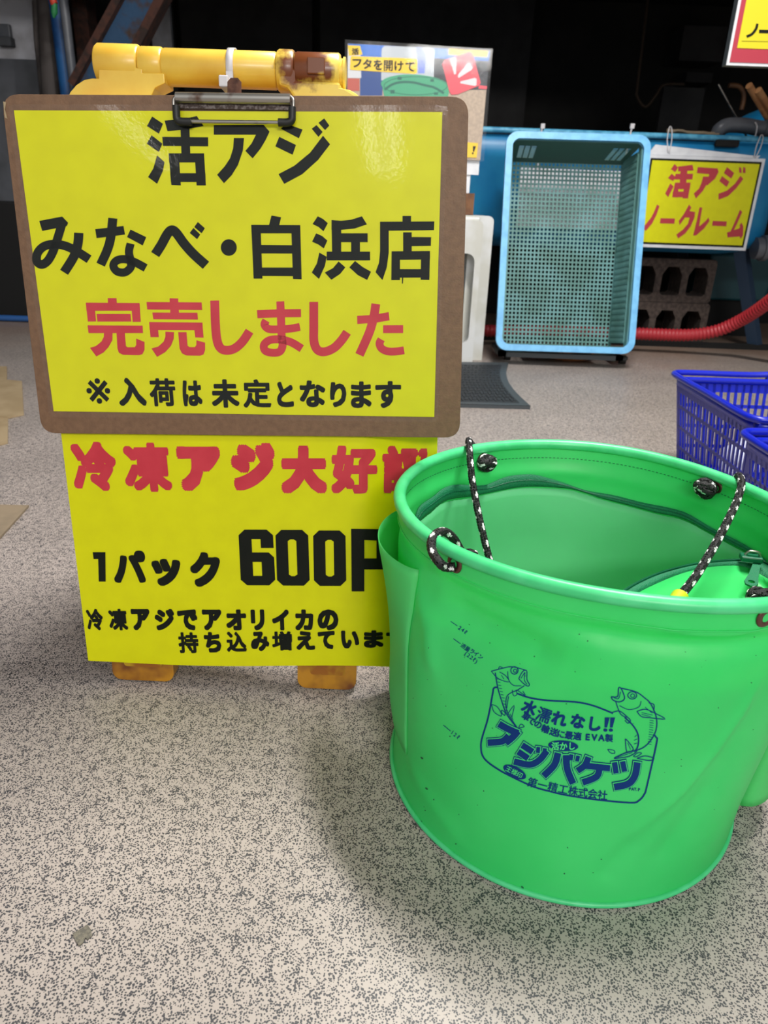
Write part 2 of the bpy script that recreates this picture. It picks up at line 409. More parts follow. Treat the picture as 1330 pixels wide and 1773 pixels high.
# ================================================================== SETTING
o = struct(MB().box((-4, -3.2, -.05), (4.5, 5.5, 0)).build('floor', M['floor']))
struct(MB().box((-4, 5.3, 0), (4.5, 5.4, 2.0)).build('wall_back', M['dark']))
struct(MB().box((-4, -.5, 2.7), (4.5, 3.56, 2.8)).build('ceiling', mat('painted_ceiling', (120, 120, 118), .9)))
struct(MB().box((-4.1, .15, 0), (-4, 5.4, 2.8)).build('wall_left', M['grey']))
struct(MB().box((4.5, .15, 0), (4.6, 5.4, 2.8)).build('wall_right', M['grey']))
struct(MB().box((-4, 3.5, 1.85), (4.5, 3.56, 2.7)).build('wall_back', M['grey']))
struct(MB().box((-4, 3.55, 1.75), (4.5, 5.4, 1.85)).build('ceiling', M['black']))  # low soffit added over the tank to shade the recess
struct(MB().box((-4, 3.5, 1.42), (4.5, 3.56, 1.85)).build('shade_valance', M['black']))      # unseen valance added to keep light out of the tank recess
struct(MB().box((4.4, 3.5, 0), (4.5, 5.4, 1.8)).build('wall_right', M['dark']))
# dim panels of the recess
a, b = P(300, 80, 5.2), P(600, 80, 5.2)
for i, (u0, u1) in enumerate(((-2.9, -2.15), (-2.1, -1.4), (-1.36, -.55), (-.5, .8))):
    struct(MB().box((u0, 5.2, .9), (u1, 5.26, 1.75)).build('wall_back', M['panel']))

# ================================================================== BLUE TANK
TY = 3.32
def Tp(a, b, dy=0): return P(a, b, TY+dy)
zr = Tp(1100, 232).z
xl, xrr = -.72, Tp(1332, 440).x
zb = Tp(1200, 440).z
tank = thing('water_tank', 'long blue fibreglass tank with a pale rim behind the leaning crate', 'tank', (.3, TY+.4, 0))
def loopring(x0_, x1_, y0_, y1_, r, z): return [Vector((p[0], p[1], z)) for p in rrect(x0_, y0_, x1_, y1_, r, 8)]
m = MB(); rows = []
for dz, ins, r in ((0, .10, .14), (.012, .055, .13), (.035, .02, .12), (.07, 0, .11), (zr-zb-.115, -.004, .10), (zr-zb-.105, -.012, .10), (zr-zb-.02, -.02, .10)):
    rows.append(loopring(xl+ins, xrr-ins, TY+ins, TY+.95-ins, r, zb+dz))
for dz, ins in ((-.02, .012), (-.3, .03)): rows.append(loopring(xl+ins, xrr-ins, TY+ins, TY+.95-ins, .09, zr+dz))
m.grid(rows, closeu=True); n = len(rows[0]); m.add(rows[0], [tuple(range(n))]); m.add(rows[-1], [tuple(range(n))])
m.build('tank_shell', M['tub'], tank)
m = MB(); rp = loopring(xl-.03, xrr+.03, TY-.03, TY+.98, .11, zr-.006)
m.tube(rp, .011, 10, closed=True)
m.grid([rp, loopring(xl+.01, xrr-.01, TY+.01, TY+.94, .09, zr-.004)], closeu=True)
m.build('rim', M['tubrim'], tank)
m = MB(); wl = loopring(xl+.03, xrr-.03, TY+.03, TY+.92, .09, zr-.12); m.add(wl, [tuple(range(len(wl)))]); 
m.build('water', mat('tank_water', (20, 60, 80), .05), tank)
for a_ in ((1292, 470), (470, 470)):
    q = Tp(*a_); q.x = q.x if a_[0] > 500 else -.5
    for yy in (TY+.10, TY+.82):
        MB().tube([(q.x+(.17 if q.x > 0 else -.17), yy, 0), (q.x, yy, zb+.03)], .034, 4, smooth=False).build('leg', M['leg'], tank)
m = MB(); m.tube([Tp(1306, 430), Tp(1312, 430), Tp(1345, 430), Tp(1420, 432)], .045, 20); m.tube([Tp(1318, 430), Tp(1326, 430)], .053, 20)
m.build('outlet_pipe', M['pvc'], tank)

# white board hanging behind the crate, its two ties over the rim
bz = thing('notice_board', 'plain white board hung on the tank face behind the crate grid', 'board', Tp(985, 340, -.03))
p0, p1 = Tp(903, 290, -.035), Tp(1078, 400, -.035)
MB().box((p0.x, TY-.032, p1.z), (p1.x, TY-.027, p0.z)).build('panel', M['foam'], bz)
for a_, b_ in ((940, 217), (1095, 217)):
    q = P(a_, b_, TY-.045); qq = Vector((q.x-(.01 if a_ > 1000 else 0), TY-.034, p0.z-.01))
    m = MB(); m.tube([q, Vector((q.x-.004, TY-.048, zr-.01)), qq], .0035, 6); m.box((q.x-.008, q.y-.006, q.z-.012), (q.x+.008, q.y+.006, q.z+.006))
    m.build('cable_tie', M['nylon'], bz)

# ================================================================== CRATE on a dolly
Ytop, Ybot = 3.0, 2.80
TL, TR, BL, BR = P(878, 226, Ytop), P(1127, 234, Ytop), P(858, 606, Ybot), P(1100, 613, Ybot)
cc = (TL+TR+BL+BR)/4
cu = ((TR-TL)+(BR-BL)).normalized(); cv = ((TL-BL)+(TR-BR)); cv = (cv-cu*cv.dot(cu)).normalized(); cn = cu.cross(cv).normalized()
KT = Matrix.Translation(cc) @ Matrix((cu, cv, cn)).transposed().to_4x4()
kw = ((TR-TL).length+(BR-BL).length)/4; kh = ((TL-BL).length+(TR-BR).length)/4; kd = .20
crate = thing('mesh_crate', 'deep mesh crate with sky blue rim standing on end against the blue tank', 'crate', (cc.x, cc.y-.05, .05))
T = KT
m = MB()
outer = rrect(-kw, -kh, kw, kh, .045, 8); inner = rrect(-kw+.024, -kh+.024, kw-.024, kh-.024, .028, 8)
rows = [[T@Vector((p[0], p[1], w)) for p in ring_] for ring_, w in ((outer, -.018), (outer, 0), (inner, 0), (inner, -.018))]
m.grid(rows, closeu=True, smooth=False); m.grid([rows[3], rows[0]], closeu=True, smooth=False)
m.build('rim', M['crateblue'], crate)
iw, ih = kw-.042, kh-.042      # bottom size
def lat(m, c0, du, dv, lu, lv, nu, nv, bw, th, nrm):
    for i in range(nu+1):
        p = c0+du*(lu*i/nu); m.add([p-du*bw/2, p+du*bw/2, p+du*bw/2+dv*lv, p-du*bw/2+dv*lv, p-du*bw/2-nrm*th, p+du*bw/2-nrm*th, p+du*bw/2+dv*lv-nrm*th, p-du*bw/2+dv*lv-nrm*th], [(0, 1, 2, 3), (4, 5, 6, 7), (0, 3, 7, 4), (1, 2, 6, 5)])
    for j in range(nv+1):
        p = c0+dv*(lv*j/nv)-nrm*.0008; m.add([p-dv*bw/2, p+dv*bw/2, p+dv*bw/2+du*lu, p-dv*bw/2+du*lu, p-dv*bw/2-nrm*th, p+dv*bw/2-nrm*th, p+dv*bw/2+du*lu-nrm*th, p-dv*bw/2+du*lu-nrm*th], [(0, 1, 2, 3), (4, 5, 6, 7), (0, 3, 7, 4), (1, 2, 6, 5)])
m = MB(); lat(m, T@Vector((-iw, -ih, -kd)), cu, cv, 2*iw, 2*ih, int(2*iw/.0155), int(2*ih/.0165), .0062, .004, cn)
m.build('base_grid', M['crate'], crate)
for sx_ in (-1, 1):
    m = MB(); a0 = T@Vector((sx_*(kw-.026), -kh+.026, -.015)); dn = (T@Vector((sx_*iw, -kh+.042, -kd))-T@Vector((sx_*(kw-.026), -kh+.026, -.015)))
    L = dn.length; dn.normalize(); nr = dn.cross(cv).normalized()
    lat(m, a0+dn*.03+cv*.02, dn, cv, L-.05, 2*kh-.10, 9, int((2*kh-.1)/.022), .008, .003, nr)
    m.add([a0, a0+dn*.03, a0+dn*.03+cv*(2*kh-.052), a0+cv*(2*kh-.052)], [(0, 1, 2, 3)])
    e0 = a0+dn*(L-.02); m.add([e0, e0+dn*.02, e0+dn*.02+cv*(2*kh-.07), e0+cv*(2*kh-.07)], [(0, 1, 2, 3)])
    m.build('side_wall', [M['crate']], crate, solid=.003, recalc=False)
for sy_ in (-1, 1):
    m = MB(); hw = kw-.026
    NU, NV = 20, 14
    for i in range(NU):
        for j in range(NV):
            hole = (i in (1, 2, 3, 16, 17, 18) and 3 <= j <= 10)
            def pt(ii, jj):
                f_ = jj/NV; return T@Vector(((-1+2*ii/NU)*(hw*(1-f_)+iw*f_), sy_*((kh-.026)*(1-f_)+ih*f_), -.015*(1-f_)-kd*f_))
            if hole:
                for (i0, i1, j0, j1) in ((i, i+1, j, j+.3), (i, i+.2, j+.3, j+1)): m.add([pt(i0, j0), pt(i1, j0), pt(i1, j1), pt(i0, j1)], [(0, 1, 2, 3)])
            else: m.add([pt(i, j), pt(i+1, j), pt(i+1, j+1), pt(i, j+1)], [(0, 1, 2, 3)])
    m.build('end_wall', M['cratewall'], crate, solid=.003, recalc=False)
dol = thing('crate_dolly', 'low dolly with dark castors under the blue rimmed crate', 'dolly', F(962, 618))
zt = min(BL.z, BR.z)-.012
m = MB()
for yy in (2.84, 3.02): m.box((BL.x+.02, yy, zt-.02), (BR.x-.03, yy+.03, zt-.002))
for xx in (BL.x+.02, BR.x-.06): m.box((xx, 2.84, zt-.02), (xx+.03, 3.05, zt-.002))
m.build('frame', M['matedge'], dol)
for wx in (F(870, 612).x, F(1062, 620).x):
    for wy in (2.93, 3.06):
        r_ = (zt-.02)/2 if zt > .05 else .018; r_ = max(.014, min(.026, r_))
        m = MB(); m.tube([(wx-.012, wy, r_), (wx+.012, wy, r_)], r_, 18); m.box((wx-.018, wy-.012, r_), (wx+.018, wy+.012, zt-.018)); m.build('castor', M['rubber'], dol)
q0 = F(985, 622)
m = MB(); prof = [(.0, .002), (.085, .002), (.105, .02), (.112, .045), (.108, .045), (.1, .022), (.08, .006), (0, .006)]
rows = [[Vector((q0.x+r*math.cos(t), q0.y+.02+r*math.sin(t)*.8, z*.8)) for t in [2*PI*k/32 for k in range(32)]] for r, z in prof[1:]]
m.grid(rows, closeu=True); m.add(rows[0], [tuple(range(32))]); m.add(rows[-1], [tuple(range(32))])
tag(m.build('plastic_dish', M['orange']), 'shallow orange dish on the floor under the crate', 'dish')

# ================================================================== YELLOW HANGING SIGN on the tank
sy = TY-.075
hs = thing('hanging_sign', 'yellow sign with red writing hung by strings on the tank right of the crate', 'sign', P(1215, 430, sy))
q = lambda a, b, w=0: P(a, b, sy-w)
sTR, sBR = q(1329, 275), q(1288, 434); sTL = q(1128, 265)
X1, X0 = (sTR.x+sBR.x)/2, q(1122, 350).x-.03; Z1, Z0 = (sTR.z+sTL.z)/2-.003, sBR.z
MB().box((X0, sy, Z0), (X1, sy+.004, Z1)).build('white_card', M['foam'], hs)
MB().box((X0+.012, sy-.001, Z0+.012), (X1-.012, sy, Z1-.012)).build('black_border', M['ink'], hs)
MB().box((X0+.020, sy-.002, Z0+.020), (X1-.020, sy-.001, Z1-.020)).build('yellow_face', M['yellow'], hs)
ink = Ink()
for pl in ([(430, 280), (575, 262), (585, 318), (430, 328)], [(455, 300), (525, 300), (510, 460), (445, 460)], [(405, 352), (580, 352), (573, 408), (395, 408)],
           [(400, 440), (440, 440), (425, 590), (370, 585)], [(495, 440), (555, 440), (530, 598), (475, 598)], [(400, 440), (555, 440), (548, 505), (395, 505)], [(378, 530), (540, 530), (530, 588), (372, 586)],
           [(395, 255), (430, 290), (400, 335), (358, 305)], [(365, 350), (405, 385), (380, 425), (328, 395)], [(352, 448), (385, 480), (330, 585), (300, 550)],
           [(627, 285), (825, 298), (835, 335), (800, 400), (720, 470), (690, 430), (740, 375), (740, 355), (617, 345)],
           [(680, 380), (745, 380), (720, 450), (680, 520), (608, 600), (587, 550), (640, 500), (665, 440)],
           [(920, 285), (992, 345), (962, 400), (888, 345)], [(870, 375), (945, 432), (915, 485), (843, 425)], [(1040, 287), (1062, 290), (1066, 345), (1042, 340)], [(1082, 287), (1104, 290), (1105, 345), (1078, 343)],
           [(1055, 372), (1083, 405), (1010, 500), (930, 575), (835, 612), (835, 552), (920, 520), (1000, 450)],
           [(218, 660), (244, 675), (215, 760), (170, 850), (105, 925), (80, 890), (160, 790), (195, 720)], [(255, 797), (398, 800), (392, 852), (247, 848)],
           [(540, 660), (562, 690), (545, 725), (600, 735), (595, 790), (555, 880), (500, 950), (430, 1000), (412, 960), (480, 910), (530, 850), (545, 790), (500, 790), (445, 865), (437, 825), (490, 750)],
           [(645, 688), (672, 690), (640, 880), (700, 830), (735, 790), (745, 825), (690, 900), (610, 970), (580, 970), (610, 850)], [(778, 823), (918, 830), (912, 878), (770, 872)],
           [(1050, 712), (1072, 735), (1035, 820), (990, 915), (1040, 900), (1050, 885), (1045, 865), (1065, 840), (1083, 880), (1080, 970), (1055, 1005), (1045, 980), (925, 990), (920, 940), (955, 930), (1000, 830)]): ink.poly(pl)
ink.crop(1100, 240, 5.7826).build('red_lettering', mat('hanging_sign_red', (184, 48, 60), .5), lambda a, b, e: P(a, b, sy-.003-e), hs)
w0, w1 = q(1134, 250), q(1325, 272)
m = MB(); m.prism([(X0-.0, Z1+.001), (X1-.03, Z1+.001), (X1-.022, Z1+.012), (X1-.035, w1.z+.003), (q(1136, 253).x, w0.z)], 0, .01, Matrix(((1, 0, 0, 0), (0, 0, 1, sy+.004), (0, 1, 0, 0), (0, 0, 0, 1))))
m.build('foam_hanger', M['foam'], hs)
for xa, xb, xt in ((1157, 1154, 1158), (1306, 1312, 1316)):
    m = MB(); t0 = P(xt, 226 if xt < 1200 else 240, TY-.05); b0 = P(xa, 262 if xt < 1200 else 272, sy-.004)
    m.tube(catmull([b0, b0.lerp(t0, .6)+Vector((-.006, -.004, 0)), t0+Vector((0, -.004, .012)), t0+Vector((.012, .0, .004)), b0.lerp(t0, .5)+Vector((.012, -.003, 0)), b0+Vector((.006, 0, -.002))], 6), .0022, 6)
    m.build('string', M['nylon'], hs)

# red and yellow sign top right
ry = 2.6
rs = thing('shop_sign', 'yellow sign in a red frame hanging top right above the tank', 'sign', P(1262, 110, ry))
bl = P(1257, 113, ry); rx1, rz1 = bl.x+.62, bl.z+.55
MB().box((bl.x, ry, bl.z), (rx1, ry+.03, rz1)).build('backing', M['matedge'], rs)
MB().box((bl.x, ry-.003, bl.z), (rx1, ry, rz1)).build('white_edge', M['ppwhite'], rs)
MB().box((bl.x+.008, ry-.005, bl.z+.008), (rx1-.008, ry-.003, rz1-.008)).build('red_frame', mat('sign_red', (172, 48, 66), .5), rs)
yz = P(1280, 84, ry).z
MB().box((bl.x+.022, ry-.0065, yz), (rx1-.022, ry-.005, rz1-.05)).build('yellow_face', M['signyellow'], rs)
ink = Ink(); ink.ribbon([(1103, 280), (1085, 340), (1040, 400), (975, 432)], 30); ink.ribbon([(1122, 370), (1500, 378)], 40, smooth=False)
ink.crop(1150, 0, 6.817).build('black_lettering', M['ink'], lambda a, b, e: P(a, b, ry-.0075-e), rs)
Ink().ribbon([(915, 484), (1500, 497)], 4, smooth=False).crop(1150, 0, 6.817).build('printed_rule', M['ink'], lambda a, b, e: P(a, b, ry-.0075-e), rs)
m = MB(); m.tube([(bl.x+.1, ry+.015, rz1-.01), (bl.x+.1, ry+.015, rz1+.9)], .003, 6); m.tube([(rx1-.1, ry+.015, rz1-.01), (rx1-.1, ry+.015, rz1+.9)], .003, 6)
m.build('hanging_wire', M['steel'], rs)

# things lying on the tank rim at the right
g = 'net handles resting on the tank'
for (a0, b0, a1, b1, lb) in ((1297, 148, 1332, 208, 'wooden net handle leaning over the tank, the longer left one'), (1313, 156, 1350, 215, 'wooden net handle leaning over the tank, the shorter right one')):
    t = thing('net_handle', lb, 'handle', P(a1, b1, TY+.1), g)
    p_, q_ = P(a0, b0, TY-.02), P(a1, b1, TY+.08); d = (q_-p_)
    m = MB(); m.tube([p_, q_], .0135, 14); m.build('grip', M['wood'], t)
    m = MB(); m.tube([q_-d*.02, q_+d*.25], .009, 10); m.tube([q_+d*.25, q_+d*.9], .005, 8); m.build('ferrule', M['steel'], t)
m = MB(); m.tube([P(1244, 146, TY+.06), P(1282, 216, TY+.1), P(1296, 242, TY+.14)], .0038, 8); tag(m.build('metal_rod', M['steel']), 'thin metal rod standing in the tank left of the net handles', 'rod')
t = thing('pipe_elbow', 'dark grey plastic pipe bend lying on the tank rim', 'pipe', P(1290, 225, TY+.03))
m = MB(); m.tube(catmull([P(1243, 233, TY+.06), P(1247, 224, TY+.05), P(1262, 217, TY+.05), P(1292, 218, TY+.05), P(1322, 223, TY+.05), P(1420, 232, TY+.05)], 8), .029, 18)
m.tube([P(1322, 223, TY+.05), P(1345, 225, TY+.05)], .034, 18); m.build('pipe', M['pvc'], t)
m = MB(); m.tube(catmull([P(1308, 212, TY+.02), P(1311, 220, TY-.0), P(1308, 236, TY-.0), P(1306, 242, TY-.01)], 5), .003, 6); m.build('string', M['nylon'], t)
m = MB(); cx_, r0 = P(1345, 250, 3.9), .30
rows = [[Vector((cx_.x+r0*math.cos(e)*math.cos(t), 3.95+r0*math.cos(e)*math.sin(t), cx_.z-.12+r0*.95*math.sin(e))) for t in [2*PI*k/32 for k in range(32)]] for e in [PI/2*j/12-.2 for j in range(13)]]
m.grid(rows, closeu=True); m.add(rows[0], [tuple(range(32))]); tag(m.build('buoy', M['tub']), 'rounded blue float in the tank behind the net handles', 'float')
rnd = random.Random(2); m = MB()
for k in range(3): m.tube([P(1155+a_*9, 226+a_*.7+rnd.uniform(-1.5, 1.5), TY+.03+.01*k) for a_ in range(11)], .006, 6)
tag(m.build('rolled_net', M['cardd']), 'loosely rolled pale net lying along the tank rim', 'net')
m = MB(); m.box(tuple(P(1237, 254, TY-.036))[:1]+(TY-.05, P(1237, 254, TY-.036).z), (P(1280, 242, TY-.036).x, TY-.028, P(1280, 243, TY-.036).z)); tag(m.build('clamp_bracket', M['black'], bevel=.005), 'small black bracket on the tank side above the yellow sign', 'bracket')

# under the tank: concrete blocks, teal tub, red hose
g = 'concrete blocks stacked under the tank'
def block(xr_, y, z, lb):
    L, Hh, D = .39, .19, .15
    m = MB(); x1, x0_ = xr_, xr_-L
    nb = 3; gap = .03; hw = (L-gap*(nb+1))/nb
    def holep(i, w):
        c_ = x0_+gap+hw/2+i*(hw+gap); return [(c_+dx, z+.03+dz, w) for dx, dz in ((-hw/2, .01), (-hw/2+.012, 0), (hw/2-.012, 0), (hw/2, .01), (hw/2, .09), (hw/2-.02, .125), (-hw/2+.02, .125), (-hw/2, .09))]
    # front and back as faces with holes (triangulated), walls of holes
    for w in (y, y+D):
        polys = [[Vector((x0_, z, 0)), Vector((x1-.012, z, 0)), Vector((x1, z+.012, 0)), Vector((x1, z+Hh-.01, 0)), Vector((x1-.01, z+Hh, 0)), Vector((x0_, z+Hh, 0))]]
        for i in range(nb): polys.append([Vector((p[0], p[1], 0)) for p in reversed(holep(i, w))])
        fl = [p for q_ in polys for p in q_]; tri = tessellate_polygon(polys)
        m.add([Vector((p.x, w, p.y)) for p in fl], [tuple(t) for t in tri])
    out = [(x0_, z), (x1-.012, z), (x1, z+.012), (x1, z+Hh-.01), (x1-.01, z+Hh), (x0_, z+Hh)]
    for k in range(6):
        a_, b_ = out[k], out[(k+1) % 6]; m.add([(a_[0], y, a_[1]), (b_[0], y, b_[1]), (b_[0], y+D, b_[1]), (a_[0], y+D, a_[1])], [(0, 1, 2, 3)])
    for i in range(nb):
        h_ = holep(i, y)
        for k in range(8):
            a_, b_ = h_[k], h_[(k+1) % 8]; m.add([(a_[0], y, a_[1]), (b_[0], y, b_[1]), (b_[0], y+D-.01, b_[1]), (a_[0], y+D-.01, a_[1])], [(0, 1, 2, 3)])
    tag(m.build('concrete_block', M['concrete']), lb, 'concrete block', g)
yb = 3.45
block(P(1228, 540, yb).x, yb, .0, 'hollow concrete block on the floor under the tank, lower of two')
block(P(1238, 480, yb).x, yb, .192, 'hollow concrete block under the tank, upper of two beside the teal tub')
m = MB(); t0, t1 = P(1236, 450, 3.75), P(1300, 522, 3.75)
m.prism([(t0.x, t1.z), (t0.x+.30, t1.z), (t0.x+.34, t0.z+.03), (t0.x-.02, t0.z+.03)], 3.75, 4.05, Matrix(((1, 0, 0, 0), (0, 0, 1, 0), (0, 1, 0, 0), (0, 0, 0, 1))))
tl = m.build('plastic_tub', M['teal'], bevel=.015); tag(tl, 'dark teal plastic tub beside the concrete blocks under the tank', 'tub')
m = MB(); m.box((t0.x-.05, 3.78, 0), (t0.x+.3, 4.02, t1.z-.001)); tag(m.build('support_box', M['black']), 'black box in the shade holding up the teal tub', 'box')
hp = catmull([P(300, 545, 3.50), P(640, 560, 3.42), P(800, 569, 3.3), P(860, 573, 3.24), P(1000, 574, 3.22), P(1110, 578, 3.20), P(1190, 580, 3.18), P(1240, 573, 3.14), P(1280, 556, 3.08), P(1310, 538, 3.0), P(1345, 512, 2.9), P(1400, 470, 2.75)], 30)
hp = [Vector((p.x, p.y, max(p.z, .031))) for p in hp]
ln = [0]
for i in range(1, len(hp)): ln.append(ln[-1]+(hp[i]-hp[i-1]).length)
N_ = int(ln[-1]/.004); pts = []; j = 0
for i in range(N_):
    s_ = i*.004
    while ln[j+1] < s_: j += 1
    pts.append(hp[j].lerp(hp[j+1], (s_-ln[j])/(ln[j+1]-ln[j])))
m = MB(); m.tube(pts, .025, 16, rf=lambda i: .027 if i % 4 < 2 else .0235)
tag(m.build('corrugated_hose', M['hose']), 'red corrugated hose running along the floor under the tank', 'hose')
m = MB(); m.box((.2, 3.38, 0), (4.3, 3.42, .022)); struct(m.build('trim_2', M['black']))
m = MB(); m.box((-2.5, 4.3, 0), (4.3, 4.34, .9)); struct(m.build('wall_back', M['black']))  # black backing added so the space under the tank reads as shade

# ================================================================== WHITE STOOL with wooden post and poster
sx0, sx1 = P(838, 500, 2.76).x-.0, P(838, 500, 2.76).x
stx1 = F(840, 634).x; stz = P(825, 374, 2.80).z; sty = F(825, 632).y+.05
stool = thing('plastic_stool', 'white moulded plastic stool standing behind the sign stand', 'stool', (stx1-.2, sty+.15, 0))
def fr(x_0, x_1, y_, th, z1, hz0, hz1, hx, name):
    m = MB(); out = rrect(x_0, -.02, x_1, z1, .02, 5); out = [(p[0], max(p[1], 0)) for p in out]
    hole = rrect(x_0+hx, hz0, x_1-hx, hz1, .03, 5)
    polys = [[Vector((p[0], p[1], 0)) for p in out], [Vector((p[0], p[1], 0)) for p in reversed(hole)]]
    fl = [p for q_ in polys for p in q_]; tri = tessellate_polygon(polys)
    for w in (y_, y_+th): m.add([Vector((p.x, w, p.y)) for p in fl], [tuple(t) for t in tri])
    for lp in (out, hole):
        for k in range(len(lp)):
            a_, b_ = lp[k], lp[(k+1) % len(lp)]; m.add([(a_[0], y_, a_[1]), (b_[0], y_, b_[1]), (b_[0], y_+th, b_[1]), (a_[0], y_+th, a_[1])], [(0, 1, 2, 3)])
    return m.build(name, M['white'], stool)
fxr = F(820, 634, 0).x
fr(fxr-.40, fxr, sty-.02, .02, stz-.015, .075, stz-.13, .022, 'front_frame')
fr(stx1-.40, stx1, sty+.05, .25, stz, .06, stz-.10, .09, 'rear_frame')
MB().box((fxr-.38, sty+.0, stz-.03), (fxr-.01, sty+.28, stz-.004)).build('seat', M['white'], stool, bevel=.006)
wpy = sty+.12
post = thing('sign_post', 'brown wooden post on the white stool carrying the poster', 'post', (P(818, 372, wpy).x-.02, wpy, stz))
wx = P(820, 350, wpy).x
MB().box((wx-.05, wpy-.02, stz+.001), (wx, wpy+.02, P(820, 335, wpy).z)).build('base_block', M['woodp'], post)
MB().box((wx-.12, wpy-.012, P(820, 335, wpy).z), (wx-.02, wpy+.012, P(820, 90, wpy).z)).build('upright', M['foam'], post)
MB().box((wx-.08, wpy-.018, P(820, 303, wpy).z), (P(828, 300, wpy).x, wpy-.012, P(820, 200, wpy).z)).build('white_backing', M['foam'], post)
py = wpy-.028
poster = thing('laminated_poster', 'laminated photo poster of a green bucket above the brown board', 'poster', P(725, 320, py))
def rect_px(a0, b0, a1, b1): return [(a0, b0), (a1, b0), (a1, b1), (a0, b1)]
def flat(pts_px, name, material, Y, parent, thick=.0004, crop=None):
    if crop: pts_px = [(crop[0]+x/crop[2], crop[1]+y/crop[2]) for x, y in pts_px]
    m = MB(); A_ = [P(x, y, Y) for x, y in pts_px]; m.prism([(v.x, v.z) for v in A_], Y, Y+thick, Matrix(((1, 0, 0, 0), (0, 0, 1, 0), (0, 1, 0, 0), (0, 0, 0, 1))))
    return m.build(name, material, parent)
c8 = (590, 60, 4.926)
flat([(37, 42), (1297, 122), (1222, 1080), (1150, 1085), (30, 1030)], 'film', M['film2'], py-.004, poster, .0006, c8)
flat([(60, 75), (1272, 140), (1190, 1072), (45, 1015)], 'printed_floor', M['ppfloor'], py, poster, .001, c8)
flat([(62, 76), (1272, 140), (1262, 245), (60, 300)], 'printed_blue_tank', M['ppblue'], py-.0004, poster, .0004, c8)
flat([(700, 195), (1262, 225), (1247, 470), (700, 470)], 'printed_shade', M['ppgrey'], py-.0008, poster, .0004, c8)
flat([(165, 290), (360, 290), (355, 520), (165, 520)], 'printed_blue_bin', M['ppdblue'], py-.0008, poster, .0004, c8)
flat([(60, 120), (170, 130), (175, 370), (60, 370)], 'printed_white_card', M['ppwhite'], py-.0009, poster, .0004, c8)
flat([(60, 370), (160, 375), (160, 480), (55, 480)], 'printed_red_bin', mat('print_rust', (190, 90, 76), .5), py-.0009, poster, .0004, c8)
flat([(350, 120), (375, 95), (770, 110), (800, 130), (795, 360), (345, 390)], 'printed_white_box', M['ppmilk'], py-.0010, poster, .0004, c8)
flat([(640, 108), (700, 110), (728, 180), (715, 330), (660, 330), (655, 190)], 'printed_bag', M['pplav'], py-.0014, poster, .0004, c8)
flat([(920, 118), (1262, 140), (1250, 192), (918, 170)], 'printed_notice', M['ppyellow'], py-.0013, poster, .0004, c8)
flat([(1180, 430), (1250, 440), (1246, 465), (1175, 460)], 'printed_hose', M['ppred'], py-.0013, poster, .0004, c8)
def elp(cx, cy, rx, ry_, n=40, a0=0, a1=2*PI, rot=.05): return [(cx+rx*math.cos(a0+(a1-a0)*k/n), cy+ry_*math.sin(a0+(a1-a0)*k/n)+rot*rx*math.cos(a0+(a1-a0)*k/n)) for k in range(n)]
flat(elp(635, 432, 292, 92)+[], 'printed_bucket', M['ppgreen'], py-.0018, poster, .0004, c8)
flat([(352, 430), (925, 475), (880, 760), (420, 760)], 'printed_bucket_wall', M['ppgreen'], py-.0015, poster, .0004, c8)
ink = Ink(); ink.ribbon([(375, 470), (440, 425), (520, 405), (620, 408), (720, 432), (800, 452), (880, 500)], 20); ink.ring(640, 436, 270, 78, 5)
for bx in ((485, 360, 520, 385), (765, 378, 795, 402), (425, 472, 460, 502), (795, 492, 830, 512)): ink.poly(rect_px(*bx))
ink.crop(*c8).build('printed_bucket_details', M['ppdgreen'], lambda a, b, e: P(a, b, py-.0020-e), poster)
card_ = [(885, 218), (1100, 142), (1125, 158), (1195, 410), (1180, 435), (1000, 508), (945, 512), (925, 480), (866, 250)]
flat(card_, 'printed_red_card', M['ppred'], py-.0024, poster, .0004, c8)
ink = Ink()
for pl in ([(932, 205), (950, 195), (978, 192), (988, 215), (984, 335), (968, 340)], [(1085, 240), (1100, 240), (1127, 280), (1120, 298), (1010, 368), (998, 360), (1005, 335)], [(1018, 408), (1025, 398), (1145, 368), (1160, 378), (1158, 430), (1145, 438), (1022, 415)]): ink.poly(pl)
ink.crop(*c8).build('printed_burst', M['ppwhite'], lambda a, b, e: P(a, b, py-.0028-e), poster)
flat([(85, 190), (95, 182), (645, 205), (655, 220), (650, 325), (635, 335), (85, 300), (78, 290)], 'printed_yellow_label', M['ppyellow'], py-.0022, poster, .0004, c8)
flat([(60, 90), (165, 95), (185, 170), (70, 180)], 'printed_yellow_corner', M['ppyellow'], py-.0014, poster, .0004, c8)
flat([(900, 905), (1172, 925), (1160, 1050), (900, 1040)], 'printed_yellow_tag', M['ppyellow'], py-.0022, poster, .0004, c8)
ink = Ink()
for ch, bx in (('フ', (100, 208, 178, 278)), ('タ', (190, 208, 265, 292)), ('を', (282, 212, 355, 302)), ('開', (368, 218, 445, 310)), ('け', (458, 225, 535, 310)), ('て', (552, 235, 635, 315))): ink.glyph(ch, bx, .015 if ch == '開' else .03)
ik2 = Ink(); ik2.poly([(1128, 950), (1155, 952), (1138, 1000), (1128, 998)]); ik2.ellipse(1127, 1012, 8, 8); ik2.crop(*c8).build('printed_exclamation', M['ink'], lambda a, b, e: P(a, b, py-.0032-e), poster)
ik3 = Ink(); ik3.glyph('活', (95, 115, 155, 170), .03); ik3.crop(*c8).build('printed_corner_word', M['ink'], lambda a, b, e: P(a, b, py-.0032-e), poster)
ik4 = Ink(); ik4.glyph('活', (985, 128, 1020, 150), .02); ik4.glyph('ア', (1040, 130, 1075, 150), .02); ik4.crop(*c8).build('printed_notice_word', M['ink'], lambda a, b, e: P(a, b, py-.0032-e), poster)
